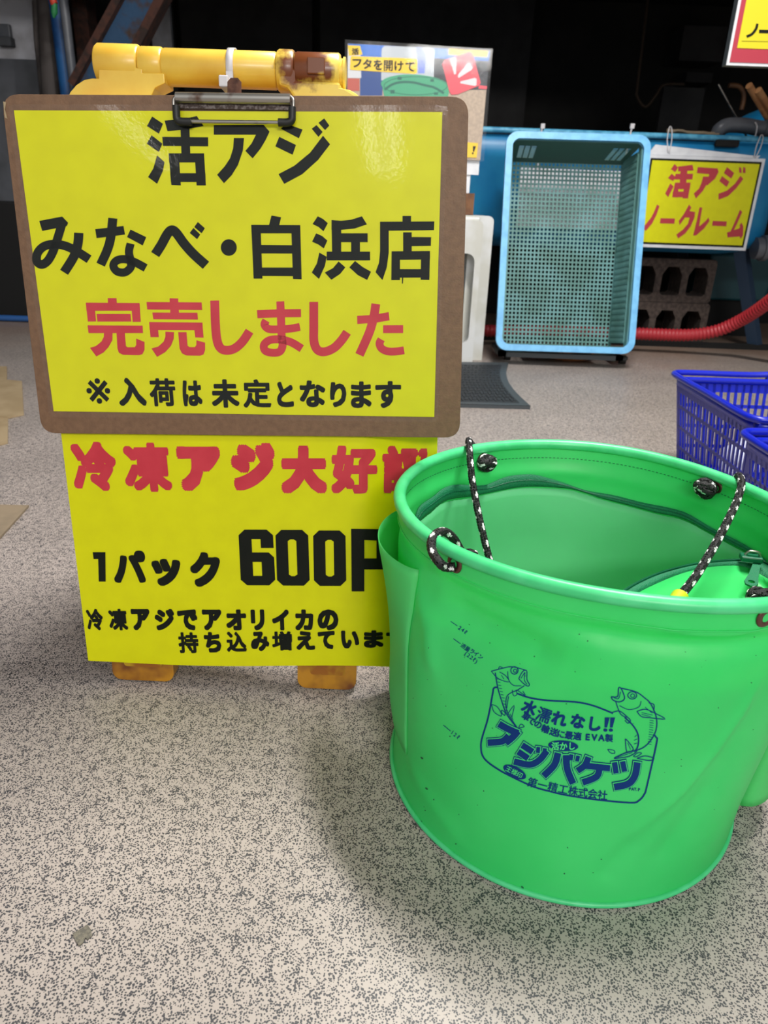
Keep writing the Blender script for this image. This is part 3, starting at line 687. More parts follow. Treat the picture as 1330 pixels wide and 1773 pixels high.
ink.crop(*c8).build('printed_lettering', M['ink'], lambda a, b, e: P(a, b, py-.0032-e), poster)

# ================================================================== MAT
mq = [(560, 700), (918, 709), (880, 633), (560, 628)]
mv = [F(*p) for p in mq]
rub = thing('door_mat', 'charcoal rubber mat with raised weave on the floor by the stool', 'mat', (mv[0]+mv[1]+mv[2]+mv[3])/4)
def mlp(s_, t_, z): 
    right_edge = F(918, 709)*(1-t_)**2 + 2*(1-t_)*t_*F(888, 672) + t_*t_*F(880, 633) if False else None
    a_ = mv[0].lerp(mv[3], t_); b_ = mv[1].lerp(mv[2], t_); b_ = b_ + Vector((-.035*math.sin(PI*t_), 0, 0)); q_ = a_.lerp(b_, s_); return Vector((q_.x, q_.y, z))
m = MB(); m.grid([[mlp(s_/24, t_/12, .009+(.003 if (s_ in (0, 24) or t_ in (0, 12)) else .0)) for s_ in range(25)] for t_ in range(13)], smooth=False); m.grid([[mlp(s_/24, t_/12, 0) for s_ in range(25)] for t_ in range(13)], smooth=False)
edge = [mlp(k/24, 0, .0) for k in range(25)]+[mlp(1, k/12, 0) for k in range(1, 13)]+[mlp(1-k/24, 1, 0) for k in range(1, 25)]+[mlp(0, 1-k/12, 0) for k in range(1, 12)]
m.grid([edge, [v+Vector((0, 0, .011)) for v in edge]], closeu=True, smooth=False); m.build('mat_border', M['matedge'], rub)
m = MB()
for i in range(46):
    for j in range(14):
        s0, t0 = .02+i*.0205, .07+j*.062
        if (i+j) % 2: a_ = [mlp(s0+.003, t0+.02, .0095), mlp(s0+.018, t0+.02, .0095), mlp(s0+.018, t0+.045, .0095), mlp(s0+.003, t0+.045, .0095)]
        else: a_ = [mlp(s0+.007, t0+.006, .0095), mlp(s0+.014, t0+.006, .0095), mlp(s0+.014, t0+.056, .0095), mlp(s0+.007, t0+.056, .0095)]
        m.add([v+Vector((0, 0, .003)) for v in a_]+a_, [(0, 1, 2, 3), (0, 1, 5, 4), (1, 2, 6, 5), (2, 3, 7, 6), (3, 0, 4, 7)])
a_ = [mlp(.012, .05, .0096), mlp(.965, .05, .0096), mlp(.965, .94, .0096), mlp(.012, .94, .0096)]
m.grid([[mlp(.012+.953*s_/20, .05+.89*t_/8, .0102) for s_ in range(21)] for t_ in range(9)], smooth=False); m.build('woven_centre', M['mattop'], rub)

# ================================================================== CARDBOARD, CHIP
def sheet(name, pts, z, th, material, label, cat, crop=None):
    if crop: pts = [(crop[0]+x/crop[2], crop[1]+y/crop[2]) for x, y in pts]
    A_ = [F(x, y) for x, y in pts]; m = MB(); m.prism([(v.x, v.y) for v in A_], z, z+th); return tag(m.build(name, material), label, cat)
cc5 = (0, 600, 4.925)
sheet('cardboard_flap', [(-400, 180), (60, 185), (62, 300), (190, 312), (205, 590), (70, 620), (-400, 610)], .001, .006, M['card'], 'flattened cardboard piece with a torn edge on the floor left of the stand', 'cardboard', cc5)
sheet('cardboard_flap', [(-400, 612), (70, 612), (68, 830), (-10, 850), (-400, 880)], .0005, .004, M['card'], 'lower flap of cardboard lying in front of the torn piece at the left edge', 'cardboard', cc5)
sheet('cardboard_flap', [(-300, 1360), (250, 1372), (0, 1650), (-300, 1900)], .001, .004, M['cardd'], 'greyish corner of cardboard nearest the yellow price sheet on the left', 'cardboard', cc5)
m = MB(); A_ = [F(a_, b_) for a_, b_ in ((126, 1618), (140, 1610), (152, 1603), (158, 1612), (160, 1622), (152, 1628), (148, 1625), (144, 1634), (137, 1639), (131, 1630))]
m.prism([(v.x, v.y) for v in A_], .0002, .0014); tag(m.build('stone_chip', M['chip']), 'small grey chip lying on the speckled floor in front', 'chip')

# ================================================================== LEFT BACKGROUND
ly = 4.2
struct(MB().box((P(-200, 0, ly).x, ly, P(20, 102, ly).z), (P(66, 60, ly).x, ly+.05, 1.75)).build('wall_left', M['dirty']))
struct(MB().box((P(-200, 0, ly).x, ly-.02, 0), (P(86, 130, ly).x, ly+.05, P(20, 103, ly).z)).build('wall_left', M['grey']))
t = thing('switch_box', 'small grey box fixed to the stained wall at far left', 'box', P(10, 62, ly-.03))
MB().box((P(-8, 44, ly).x, ly-.03, P(0, 66, ly).z), (P(20, 44, ly).x, ly-.001, P(0, 43, ly).z)).build('housing', M['pvc'], t, bevel=.004)
MB().box((P(0, 60, ly).x, ly-.05, P(0, 82, ly).z), (P(25, 60, ly).x, ly-.001, P(0, 66, ly).z)).build('cover', M['grey'], t, bevel=.004)
m = MB(); m.box((P(68, 110, 4.0).x, 3.98, 0), (P(98, 110, 4.0).x, 4.06, P(80, 110, 4).z)); tag(m.build('wooden_upright', M['rustbeam']), 'dark weathered upright beside the stained wall', 'post')
m = MB(); m.tube(catmull([P(62, -40, 3.88), P(66, 60, 3.88), P(72, 120, 3.88), P(80, 200, 3.88)], 8), .02, 10); m.tube(catmull([P(80, -40, 3.86), P(84, 50, 3.86), P(88, 130, 3.86), P(92, 220, 3.86)], 8), .045, 12)
tag(m.build('bundled_cable', mat('old_cable', (74, 68, 66), .8, col2=(48, 42, 40), vscale=9)), 'bundle of thick grey cable hanging by the blue pole', 'cable')
m = MB(); m.tube([(P(106, 60, 3.8).x, 3.8, 0), (P(106, 60, 3.8).x, 3.8, 1.75)], .036, 16); tag(m.build('blue_pole', M['bluepole']), 'upright blue painted pole in the left background', 'pole')
m = MB(); m.tube([(P(122, 100, 3.75).x, 3.75, 0), (P(122, 100, 3.75).x, 3.75, 1.75)], .02, 14); tag(m.build('grey_pipe', M['pvc']), 'slim grey pipe just right of the blue pole', 'pipe')
m = MB(); m.box((P(134, 100, 4.0).x, 4.0, 0), (P(152, 100, 4.0).x+.02, 4.12, 1.75)); tag(m.build('rusty_column', M['rustbeam']), 'rusty dark column right of the grey pipe', 'column')
t = thing('steel_brace', 'blue steel brace with rusted edges slanting up behind the yellow handle', 'brace', P(165, 150, 3.6))
def bar(p_, q_, w, th, y):
    A0, B0 = P(*p_, y), P(*q_, y); d = (B0-A0).normalized(); n_ = Vector((-d.z, 0, d.x)); m = MB()
    vs = [A0+n_*w/2, A0-n_*w/2, B0-n_*w/2, B0+n_*w/2]; m.add(vs+[v+Vector((0, th, 0)) for v in vs], [(0, 1, 2, 3), (4, 5, 6, 7), (0, 1, 5, 4), (1, 2, 6, 5), (2, 3, 7, 6), (3, 0, 4, 7)]); return m
bar((140, 200), (262, -60), .16, .012, 3.62).build('web', M['bluebeam'], t)
bar((122, 145), (222, -40), .03, .09, 3.58).build('flange', M['rustbeam'], t)
bar((172, 200), (305, -60), .035, .09, 3.58).build('flange', M['rustbeam'], t)
m = MB(); m.box((P(262, 50, 4.4).x, 4.4, P(262, 85, 4.4).z), (P(296, 50, 4.4).x, 4.43, 1.7)); tag(m.build('white_panel', M['dirty']), 'narrow pale panel standing in the dark behind the steel brace', 'panel')
m = MB(); m.tube(catmull([P(93, -12, 3.5), P(92, 2, 3.5), P(95, 8, 3.5)], 5), .014, 10); t = thing('hand_tool', 'small tool with red top and green grip hanging in the left background', 'tool', P(94, 10, 3.5)); m.build('red_top', mat('tool_red', (190, 60, 36), .5), t)
m = MB(); m.tube([P(94, 6, 3.5), P(94, 22, 3.5), P(93, 31, 3.5)], .012, 10, rf=lambda i: (.012, .013, .004)[i]); m.build('green_grip', mat('tool_green', (36, 120, 70), .5), t)
m = MB(); m.tube(catmull([P(-40, 460, 3.6), P(0, 436, 3.6), P(24, 418, 3.62), P(60, 405, 3.66), P(150, 420, 3.7)], 8), .014, 10); tag(m.build('blue_hose', M['bluehose']), 'blue hose arching in the dark left of the board', 'hose')
m = MB(); m.tube([Vector((P(-100, 556, 3.4).x, 3.4, .016)), Vector((P(200, 562, 3.42).x, 3.42, .016))], .014, 10); tag(m.build('blue_hose', M['bluehose']), 'blue hose lying straight along the floor edge at left', 'hose')
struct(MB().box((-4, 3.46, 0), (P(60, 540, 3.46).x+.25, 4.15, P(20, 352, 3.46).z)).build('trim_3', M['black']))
m = MB(); m.tube(catmull([Vector((P(1105, 100, 4.5).x, 4.5, 1.76)), P(1105, 140, 4.5), P(1104, 168, 4.5), P(1118, 185, 4.5), P(1136, 165, 4.5), P(1150, 147, 4.5), P(1185, 146, 4.5)], 8), .008, 8); tag(m.build('thin_cable', mat('dull_cable', (64, 48, 34), .8)), 'thin brown cable looping in the dark above the tank', 'cable')
m = MB(); m.box((P(1186, 42, 5.05).x, 5.05, P(1186, 105, 5.05).z), (P(1262, 42, 5.05).x, 5.3, min(1.75, P(1200, 44, 5.05).z))); tag(m.build('grey_cabinet', M['panel']), 'dim grey cabinet in the dark left of the red framed sign', 'cabinet')
m = MB(); m.box((P(1190, 125, 5.1).x, 5.1, P(1186, 142, 5.1).z), (P(1236, 125, 5.1).x, 5.3, P(1200, 125, 5.1).z)); tag(m.build('shelf_box', M['panel']), 'small dim box below the grey cabinet in the dark', 'box')
m = MB(); m.tube(catmull([P(1262, 148, 4.2), P(1280, 150, 4.2), P(1288, 165, 4.2), P(1284, 190, 4.2)], 8), .012, 8); tag(m.build('bent_cable', M['woodp']), 'bent brown cable behind the net handles', 'cable')
m = MB(); m.box((P(1150, 150, 4.7).x, 4.7, 0), (P(1222, 150, 4.7).x, 4.74, P(1150, 150, 4.7).z)); tag(m.build('grey_board', M['panel']), 'dim grey board standing behind the tank left of the metal rod', 'board')

# ================================================================== BLUE BASKETS
def basket(corner, yaw, label, with_bag=False, Lx=.48, Ly=.385, Hh=.205, zt_=.215):
    R_ = Matrix.Translation(Vector((corner[0], corner[1], 0))) @ Matrix.Rotation(math.radians(yaw), 4, 'Z')    # corner = rear-left rim corner; x right, y toward viewer is -y
    t = thing('shopping_basket', label, 'basket', R_@Vector((Lx/2, -Ly/2, 0)), 'blue shopping baskets')
    tp = .03                                             # taper
    def wallpt(side, s_, z):
        f_ = 1-(z/zt_); i_ = tp*f_
        if side == 0: return R_@Vector((i_+(Lx-2*i_)*s_, -i_, z))            # rear
        if side == 1: return R_@Vector((i_, -i_-(Ly-2*i_)*s_, z))            # left
        if side == 2: return R_@Vector((i_+(Lx-2*i_)*s_, -Ly+i_, z))         # front
        return R_@Vector((Lx-i_, -i_-(Ly-2*i_)*s_, z))
    zs = [0.004, .012, .052, .060, .100, .108, .148, .156, zt_-.014 if False else .188, zt_]
    m = MB()
    for side, L_ in ((0, Lx), (1, Ly), (2, Lx), (3, Ly)):
        nb = int(L_/.0175)
        for z0, z1 in ((.0, .012), (.052, .060), (.100, .108), (.148, .156), (.184, zt_)):
            m.add([wallpt(side, 0, z0), wallpt(side, 1, z0), wallpt(side, 1, z1), wallpt(side, 0, z1)], [(0, 1, 2, 3)])
        for k in range(nb+1):
            s_ = k/nb; hw_ = .0035/L_
            if k in (0, nb): hw_ *= 3.2
            a_, b_ = max(0, s_-hw_), min(1, s_+hw_)
            m.add([wallpt(side, a_, 0), wallpt(side, b_, 0), wallpt(side, b_, zt_), wallpt(side, a_, zt_)], [(0, 1, 2, 3)])
    m.add([R_@Vector((tp, -tp, .004)), R_@Vector((Lx-tp, -tp, .004)), R_@Vector((Lx-tp, -Ly+tp, .004)), R_@Vector((tp, -Ly+tp, .004))], [(0, 1, 2, 3)])
    m.build('basket_body', M['basket'], t, solid=.0026, recalc=False)
    m = MB(); ring_ = [R_@Vector((p[0], p[1], zt_)) for p in rrect(-.006, -Ly-.006, Lx+.006, .006, .03, 6)]
    rin = [R_@Vector((p[0], p[1], zt_+.002)) for p in rrect(.004, -Ly+.004, Lx-.004, -.004, .026, 6)]
    rdn = [v+Vector((0, 0, -.014)) for v in ring_]
    m.grid([rdn, ring_, rin, [v+Vector((0, 0, -.014)) for v in rin]], closeu=True); rm_ = m.build('rim', M['basket'], t, solid=.002)
    for side_ in (0, 1):     # two handles folded down onto the rim, pivots at middle of long sides
        xm = Lx*.46; 
        if side_ == 0: pp = [(xm, .004), (xm-.06, .010), (.03, .012), (-.008, .0), (-.014, -.05), (-.012, -Ly/2), (-.014, -Ly+.05), (-.006, -Ly), (.03, -Ly-.012), (xm-.06, -Ly-.010), (xm, -Ly-.004)]
        else: pp = [(Lx-(xm)+.02, .004), (Lx-xm+.08, .010), (Lx-.03, .012), (Lx+.008, 0), (Lx+.014, -.05), (Lx+.012, -Ly/2), (Lx+.014, -Ly+.05), (Lx+.006, -Ly), (Lx-.03, -Ly-.012), (Lx-xm+.08, -Ly-.010), (Lx-(xm)+.02, -Ly-.004)]
        pts_ = catmull([R_@Vector((p[0], p[1], zt_+.009+(.004 if k in (0, 10) else 0))) for k, p in enumerate(pp)], 6)
        m = MB(); m.tube(pts_, .0068, 10); m.build('handle', M['basket'], t)
    for yy in (.004, -Ly-.004):
        m = MB(); m.prism([(-.022, 0), (.022, 0), (.016, .03), (-.016, .03)], -.007, .007, R_@Matrix.Translation(Vector((Lx*.46+.012, yy, zt_-.006)))@Matrix.Rotation(PI/2, 4, 'X')); m.build('handle_pivot', M['basket'], rm_, bevel=.002)
    if with_bag:
        bgx = thing('plastic_bag', 'crumpled white plastic bag lying inside the larger visible basket', 'bag', R_@Vector((Lx*.45, -Ly/2, .01)))
        rows = []
        for j in range(14):
            e = -1+2*j/13; rows.append([R_@(Vector((Lx*.45, -Ly*.55, .075)) + Vector((.17*math.cos(t_)*math.sqrt(max(0, 1-e*e*.9)), .12*math.sin(t_)*math.sqrt(max(0, 1-e*e*.9)), .066*e)) + noise.noise_vector(Vector((math.cos(t_)*3, math.sin(t_)*3, e*3)))*.012) for t_ in [2*PI*k/40 for k in range(40)]])
        m = MB(); m.grid(rows, closeu=True); m.add(rows[0], [tuple(range(40))]); m.add(rows[-1], [tuple(range(40))]); m.build('bag_body', M['bag'], bgx)
    return t
cb = F(1174, 648, .222)
basket((cb.x, cb.y), 1, 'blue slotted shopping basket behind the green bucket, the farther one', True)
cb2 = F(1297, 752, .222)
basket((cb2.x, cb2.y), 1, 'blue slotted shopping basket at the right edge, the nearer one')

# ================================================================== YELLOW A-FRAME STAND
stand = thing('folding_stand', 'yellow plastic folding sign stand with rust stains and amber feet', 'stand', F(400, 1100))
pw = -.045
def su(a, b, w=pw): return uv(ST, a, b, w)
# knuckles of the hinge along the top
tubec_l = su(172, 112); tubec_r = su(592, 126)
tv = (tubec_l[1]+tubec_r[1])/2 - .0005
R1 = .0170
def seg(name, a0, a1, r, material='plastic', cap=True):
    u0, u1 = su(a0, 115)[0], su(a1, 118)[0]; m = MB()
    m.tube([ST@Vector((u0, tv, pw)), ST@Vector((u0+.002, tv, pw)), ST@Vector((u1-.002, tv, pw)), ST@Vector((u1, tv, pw))], r, 36, rf=lambda i: r-(.0015 if i in (0, 3) else 0)); return m.build(name, M[material], stand)
seg('handle_tube', 285, 481, R1)
seg('hinge_knuckle', 246, 285.5, R1+.0008)
kn_ = seg('hinge_knuckle', 512, 590, R1+.0006)
seg('hinge_knuckle', 172, 245.5, R1+.0022)
seg('hinge_knuckle', 482, 511.5, R1+.0022)
m = MB(); a_ = su(590, 126); b_ = su(597, 126)
m.tube([ST@Vector((a_[0]-.001, tv, pw)), ST@Vector((a_[0]+.003, tv, pw))], .013, 20); m.tube([ST@Vector((a_[0]+.003, tv, pw)), ST@Vector((b_[0]+.001, tv, pw))], .0145, 24); m.build('end_cap', M['plastic'], stand)
u0_, u1_ = su(536, 112)[0], su(566, 112)[0]
m = MB(); m.box((u0_, tv-.006, pw+R1-.003), (u1_, tv+.009, pw+R1+.0025), ST); m.build('raised_tab', M['plastic'], kn_, bevel=.001)
# arm webs joining knuckles to the front panel (front panel itself hidden behind board)
PW0, PW1 = pw-.013, pw+.0172
def px_poly(pts, w): return [su(x, y, w) for x, y in pts]
armL = px_poly([(171, 100), (171, 136), (160, 135.5), (146, 138), (132, 147), (121, 160), (112, 185), (300, 190), (262, 165), (268, 152), (285, 144), (284, 127), (246, 126), (246, 120)], PW1)
armR = px_poly([(482, 118), (482, 147), (498, 152), (508, 168), (500, 190), (636, 195), (620, 163), (606, 155), (590, 152), (589, 142), (512, 139), (512, 118)], PW1)
for poly in (armL, armR):
    m = MB(); m.prism(poly, PW0, PW1, ST); m.build('arm', M['plastic'], stand, bevel=.003)
pl_, pr_ = su(118, 170)[0], su(612, 170)[0]
zt0 = su(300, 184)[1]
def vfloor(w):                                            # v where the stand plane meets the floor
    o_ = ST@Vector((0, 0, w)); return -o_.z/upv.z
fl_ = [su(190, 1150, -.01)[0], su(297, 1150, -.01)[0], su(514, 1150, -.01)[0], su(617, 1150, -.01)[0]]
cu_ = (fl_[0]+fl_[3])/2; hwid = (fl_[3]-fl_[0])/2
vb = vfloor(-.016)
m = MB(); out = rrect(pl_, vb+.14, pr_, zt0, .03, 6); m.prism(out, PW0, -.016, ST); m.build('front_panel', M['plastic'], stand)
for a0, a1 in ((fl_[0], fl_[1]), (fl_[2], fl_[3])):
    m = MB(); leg = rrect(a0, vb+.0015, a1, vb+.16, .012, 6); m.prism(leg, -.037, -.016, ST); ft = m.build('foot', M['amber'], stand, bevel=.004)
    m = MB(); m.prism(rrect(a0+.016, vb+.022, a1-.014, vb+.12, .004, 4), -.016, -.0148, ST); m.build('recess_plate', mat('amber_recess', (190, 150, 30), .35, col2=(150, 90, 24), vscale=30), ft)
# rear panel: hinged at the tube, leaning away
apex = ST@Vector((0, tv, pw)); bk = Vector((-hn.x, -hn.y, 0)); fy = .26
dn = (bk*fy - Vector((0, 0, 1))*apex.z); Lr = dn.length; dn.normalize(); nn_ = ex.cross(-dn).normalized()
RT = Matrix.Translation(Vector((apex.x, apex.y, apex.z))) @ Matrix((ex, -dn, nn_)).transposed().to_4x4()
m = MB(); m.prism(rrect(pl_+.01, -Lr+.15, pr_-.01, -.07, .02, 5), -.012, .006, RT); m.build('rear_panel', M['plastic'], stand)
for a0, a1 in ((fl_[0], fl_[1]), (fl_[2], fl_[3])):
    m = MB(); m.prism(rrect(a0, -Lr+.004, a1, -Lr+.17, .012, 5), -.010, .004, RT); m.build('foot', M['amber'], stand)

# ================================================================== LOWER PRICE SHEET
VPX, VPY = 640, 4930
def shear_at(cx, cy): return (VPX-cx)/(VPY-cy)
def line(ink, items, bold, sq=.65):
    for it in items:
        ch, bx = it[0], it[1]; bd = it[2] if len(it) > 2 else bold
        cx, cy = (bx[0]+bx[2])/2, (bx[1]+bx[3])/2; sh = shear_at(cx, cy); cut = abs(sh)*(bx[3]-bx[1])*.35
        ink.glyph(ch, (bx[0]+cut, bx[1], bx[2]-cut, bx[3]), bd, sh, square=sq)
LW = -.0085
low = thing('price_sheet', 'yellow laminated price sheet hanging below the brown board on the stand', 'sign', onplane(BT, 400, 1140, LW))
def sag(u, v):                                            # gentle curl of the sheet's lower edge
    k = max(0, (-.18-v)/.2); return .0009*min(k, 1.2)**2*math.sin(u*22+1.2)
def proj(p):
    d = p-CO; z = d.dot(fw); return W/2+FPX*d.dot(xr)/z, H/2-FPX*d.dot(ur)/z
def bend(a): k_ = min(1, max(0, (a-622)/130)); return -.042*k_*k_*(3-2*k_)      # right part of the sheet pushed back by the bucket
def low_at(w):
    def fn(a, b, e=0):
        v = uv(BT, a, b, LW)[1]; u = uv(BT, a, b, LW)[0]; return onplane(BT, a, b, LW+w+e+sag(u, v)+bend(a))
    return fn
u0, vT = uv(BT, 104, 742, LW); _, vB = uv(BT, 153, 1146, LW); uL = uv(BT, 107, 758, LW)[0]; uR = uv(BT, 757.5, 761, LW)[0]
uLb = uv(BT, 153, 1146, LW)[0]; uRb = uv(BT, 757-.0265*385, 1146, LW)[0]; vBm = uv(BT, 330, 1153, LW)[1]; vBr = uv(BT, 600, 1143, LW)[1]
def lowrect(e, w):
    rows = []
    for j in range(21):
        t_ = j/20; r_ = []
        for i in range(31):
            s_ = i/30; u = (uL-e)*(1-s_)+(uR+e)*s_; u2 = (uLb-e)*(1-s_)+(uRb+e)*s_; u = u*(1-t_)+u2*t_
            bot = vB-e + .0022*math.sin((s_*2.2-.25)*PI)*-1
            v = (vT+.03)*(1-t_)+bot*t_; a_, b_ = proj(BT@Vector((u, v, LW))); r_.append(low_at(w)(a_, b_))
        rows.append(r_)
    return rows
m = MB(); m.grid(lowrect(0, 0)); m.build('paper', M['yellow'], low)
m = MB(); m.grid(lowrect(.007, .0009)); m.build('laminate_film', M['film'], low)
k19 = lambda x0_, y0_, x1_, y1_: (x0_/1.9+80, y0_/1.9+740, x1_/1.9+80, y1_/1.9+740)
ink = Ink(); line(ink, [('冷', k19(78, 47, 238, 210), .058), ('凍', k19(250, 50, 415, 212), .052), ('ア', k19(428, 62, 580, 210), .088), ('ジ', k19(605, 50, 757, 208), .088), ('大', k19(770, 60, 925, 218), .085), ('好', k19(937, 60, 1090, 218), .062), ('評', k19(1105, 60, 1262, 218), .055)], .05, .9)
ink.build('red_lettering', M['red'], low_at(.0003), low, maxlen=12)
ink = Ink(); line(ink, [('パ', k19(215, 405, 333, 512), .06), ('ッ', k19(345, 432, 447, 522), .07), ('ク', k19(470, 410, 577, 525), .07)], .05)
# block digits
def digit(a0, b0, a1, b1, kind):
    w_ = a1-a0; h_ = b1-b0; sh = shear_at((a0+a1)/2, (b0+b1)/2); cy_ = (b0+b1)/2
    X = lambda x, y: (a0+x*w_+(b0+y*h_-cy_)*sh, b0+y*h_)
    sw, sv = .37, .17
    if kind == '0':
        L_ = [(0, .1), (.18, 0), (.82, 0), (1, .1), (1, .9), (.82, 1), (.18, 1), (0, .9)]; I_ = [(sw, sv+.03), (.45, sv), (.55, sv), (1-sw, sv+.03), (1-sw, 1-sv-.03), (.55, 1-sv), (.45, 1-sv), (sw, 1-sv-.03)]
        for k in range(8): j_ = (k+1) % 8; ink.poly([X(*L_[k]), X(*L_[j_]), X(*I_[j_]), X(*I_[k])])
    else:
        for pl in ([(0, .1), (.18, 0), (sw, 0), (sw, 1), (.18, 1), (0, .9)], [(sw-.01, 0), (.82, 0), (1, .1), (1, .33), (1-sw, .33), (1-sw, sv), (sw-.01, sv)], [(sw-.01, .41), (.85, .41), (1, .5), (1, .9), (.82, 1), (sw-.01, 1), (sw-.01, 1-sv), (1-sw, 1-sv), (1-sw, .41+sv), (sw-.01, .41+sv)]): ink.poly([X(*p) for p in pl])
digit(415, 917, 474.7, 1013.5, '6'); digit(478.4, 917.5, 535, 1014, '0'); digit(543, 918.5, 599, 1014.5, '0')
for pl in ([(160.5, 956), (182.5, 956), (183, 1007), (171, 1007), (170, 968), (162, 968)], [(608, 915.5), (719, 917), (719, 1024), (697, 1024), (697, 938), (631, 935), (631, 1024), (609, 1024)], [(652, 930), (675, 930), (675, 970), (652, 970)], [(630, 967), (698, 967), (698, 986), (630, 986)]): ink.poly(pl)
ln1 = '冷凍アジでアオリイカの'; xs1 = [(130, 190), (203, 270), (278, 345), (355, 425), (430, 500), (512, 580), (590, 660), (672, 720), (742, 800), (818, 880), (892, 962)]
line(ink, [(c_, k19(a0, 597+(2 if i > 3 else 0), a1, 668), .066 if c_ not in '冷凍' else .045) for i, (c_, (a0, a1)) in enumerate(zip(ln1, xs1))], .05)
ln2 = '持ち込み増えています'; xs2 = [(433, 503), (518, 577), (592, 660), (672, 735), (742, 810), (822, 885), (893, 950), (970, 1030), (1045, 1110), (1118, 1182)]
line(ink, [(c_, k19(a0, 674-i*.8, a1, 743-i*2.2), .062 if c_ not in '持込増' else .042) for i, (c_, (a0, a1)) in enumerate(zip(ln2, xs2))], .05)
ink.build('black_lettering', M['ink'], low_at(.0004), low, maxlen=12)

# ================================================================== CLIPBOARD
cb_ = thing('clipboard', 'large brown hardboard clipboard strapped to the yellow stand', 'clipboard', onplane(BT, 430, 755, -.002))
def bu(a, b, w=-.001): return uv(BT, a, b, w)
c1, c2, c3, c4 = bu(2, 163), bu(812, 167), bu(796, 758), bu(72, 750)
def rounded(pts, r, n=6):
    out = []; N = len(pts)
    for i in range(N):
        p = Vector(pts[i]); a_ = (Vector(pts[i-1])-p).normalized(); b_ = (Vector(pts[(i+1) % N])-p).normalized()
        s_, e_ = p+a_*r, p+b_*r
        for k in range(n+1):
            t_ = k/n; q_ = s_*(1-t_)**2 + p*2*t_*(1-t_) + e_*t_*t_; out.append((q_.x, q_.y))
    return out
m = MB(); m.prism(rounded([c1, c4, c3, c2], .017), -.0045, -.001, BT); m.build('board', M['board'], cb_, bevel=.0006)
m = MB(); q_ = [bu(6, 176), bu(11, 177), bu(9, 190), bu(13, 206), bu(9, 204)]; m.prism(q_, -.0008, -.0003, BT); m.build('torn_corner', M['card'], cb_)
# clip
wv = .004
r0_, r1_ = bu(305, 169, wv), bu(503, 172, wv)
m = MB(); m.tube([BT@Vector((r0_[0], r0_[1], wv)), BT@Vector((r1_[0], r1_[1], wv))], .0048, 20); m.build('clip_roller', M['steel'], cb_)
m = MB(); m.prism([bu(304, 172, .001), bu(505, 175, .001), bu(506, 191, .001), bu(303, 188, .001)][::-1], .0012, .0022, BT); m.build('clip_plate', M['plate'], cb_)
m = MB(); m.prism([bu(394, 168, 0), bu(394, 142, 0), bu(400, 135, 0), bu(412, 135, 0), bu(418, 142, 0), bu(418, 170, 0)], -.0005, .0008, BT); m.build('hanging_tab', M['rust'], cb_)
def bw(a, b, w): u, v = bu(a, b, w); return BT@Vector((u, v, w))
m = MB()
m.tube(catmull([bw(306, 166, .004), bw(301, 172, .006), bw(301, 186, .007)], 6), .0016, 8); m.tube(catmull([bw(503, 168, .004), bw(508, 174, .006), bw(508, 188, .007)], 6), .0016, 8); m.tube([bw(318, 210, .007), bw(490, 212, .007)], .0017, 8)
cw_ = m.build('clip_wire', M['steel'], cb_)
for sg, pts_ in ((0, [(305, 183), (305.5, 198), (307, 207), (314, 210.5), (332, 211)]), (1, [(506, 185), (506, 200), (505, 208), (498, 212), (482, 212)])):
    m = MB(); m.tube(catmull([bw(a_, b_, .007) for a_, b_ in pts_], 6), .0036, 14); m.build('rubber_tip', M['rubber'], cw_)
# upper sheet
top = thing('sold_out_sheet', 'yellow laminated notice clipped to the brown board, black and red writing', 'sign', onplane(BT, 420, 715, 0))
m = MB(); m.grid([[BT@Vector((-.21+.42*i/2, .1485-.297*j/2, 0)) for i in range(3)] for j in range(3)], smooth=False)
pp = [bu(24, 191, 0), bu(93, 712, 0), bu(752, 722, 0), bu(766, 194, 0)]
m = MB(); m.prism(pp, -.0004, 0, BT); m.build('paper', M['yellow'], top)
fp = rounded([bu(14, 181, .0007), bu(86, 722, .0007), bu(758, 731, .0007), bu(776, 182, .0007)], .006)
m = MB(); m.prism(fp, .0006, .0007, BT); m.build('laminate_film', M['film'], top)
def bfn(a, b, e): return onplane(BT, a, b, .0003+e)
A = Ink()
for pl in ([(60, 30), (108, 62), (90, 106), (37, 72)], [(58, 113), (105, 150), (90, 187), (36, 150)], [(82, 202), (115, 232), (108, 270), (82, 328), (42, 298), (65, 260)],
           [(115, 48), (190, 42), (258, 28), (288, 72), (200, 88), (128, 95)], [(105, 120), (308, 122), (308, 162), (108, 160)], [(185, 70), (225, 70), (229, 200), (190, 200)],
           [(133, 193), (178, 193), (187, 335), (145, 333)], [(248, 193), (290, 193), (298, 335), (257, 335)], [(133, 193), (290, 193), (291, 233), (135, 233)], [(140, 281), (296, 281), (297, 320), (143, 320)],
           [(333, 68), (553, 66), (580, 97), (562, 135), (540, 172), (505, 215), (473, 182), (500, 150), (520, 110), (333, 110)], [(422, 125), (467, 125), (462, 180), (440, 245), (412, 290), (378, 325), (348, 288), (382, 250), (405, 215), (419, 170)],
           [(655, 62), (726, 88), (710, 126), (630, 84)], [(623, 120), (697, 156), (682, 199), (606, 162)], [(817, 115), (848, 153), (795, 222), (725, 285), (645, 328), (620, 285), (690, 248), (760, 190)],
           [(788, 68), (815, 98), (797, 120), (767, 84)], [(822, 38), (845, 70), (826, 90), (797, 58)]): A.poly(pl)
A.crop(240, 190, 2.5577)
B = Ink()
for pl in ([(103, 83), (250, 55), (288, 95), (280, 115), (210, 130), (122, 147)], [(461, 136), (642, 115), (652, 170), (560, 182), (470, 193)], [(687, 138), (788, 187), (765, 240), (665, 186)],
           [(1118, 90), (1163, 130), (1142, 162), (1095, 122)], [(1090, 128), (1133, 170), (1113, 200), (1066, 160)]): B.poly(pl)
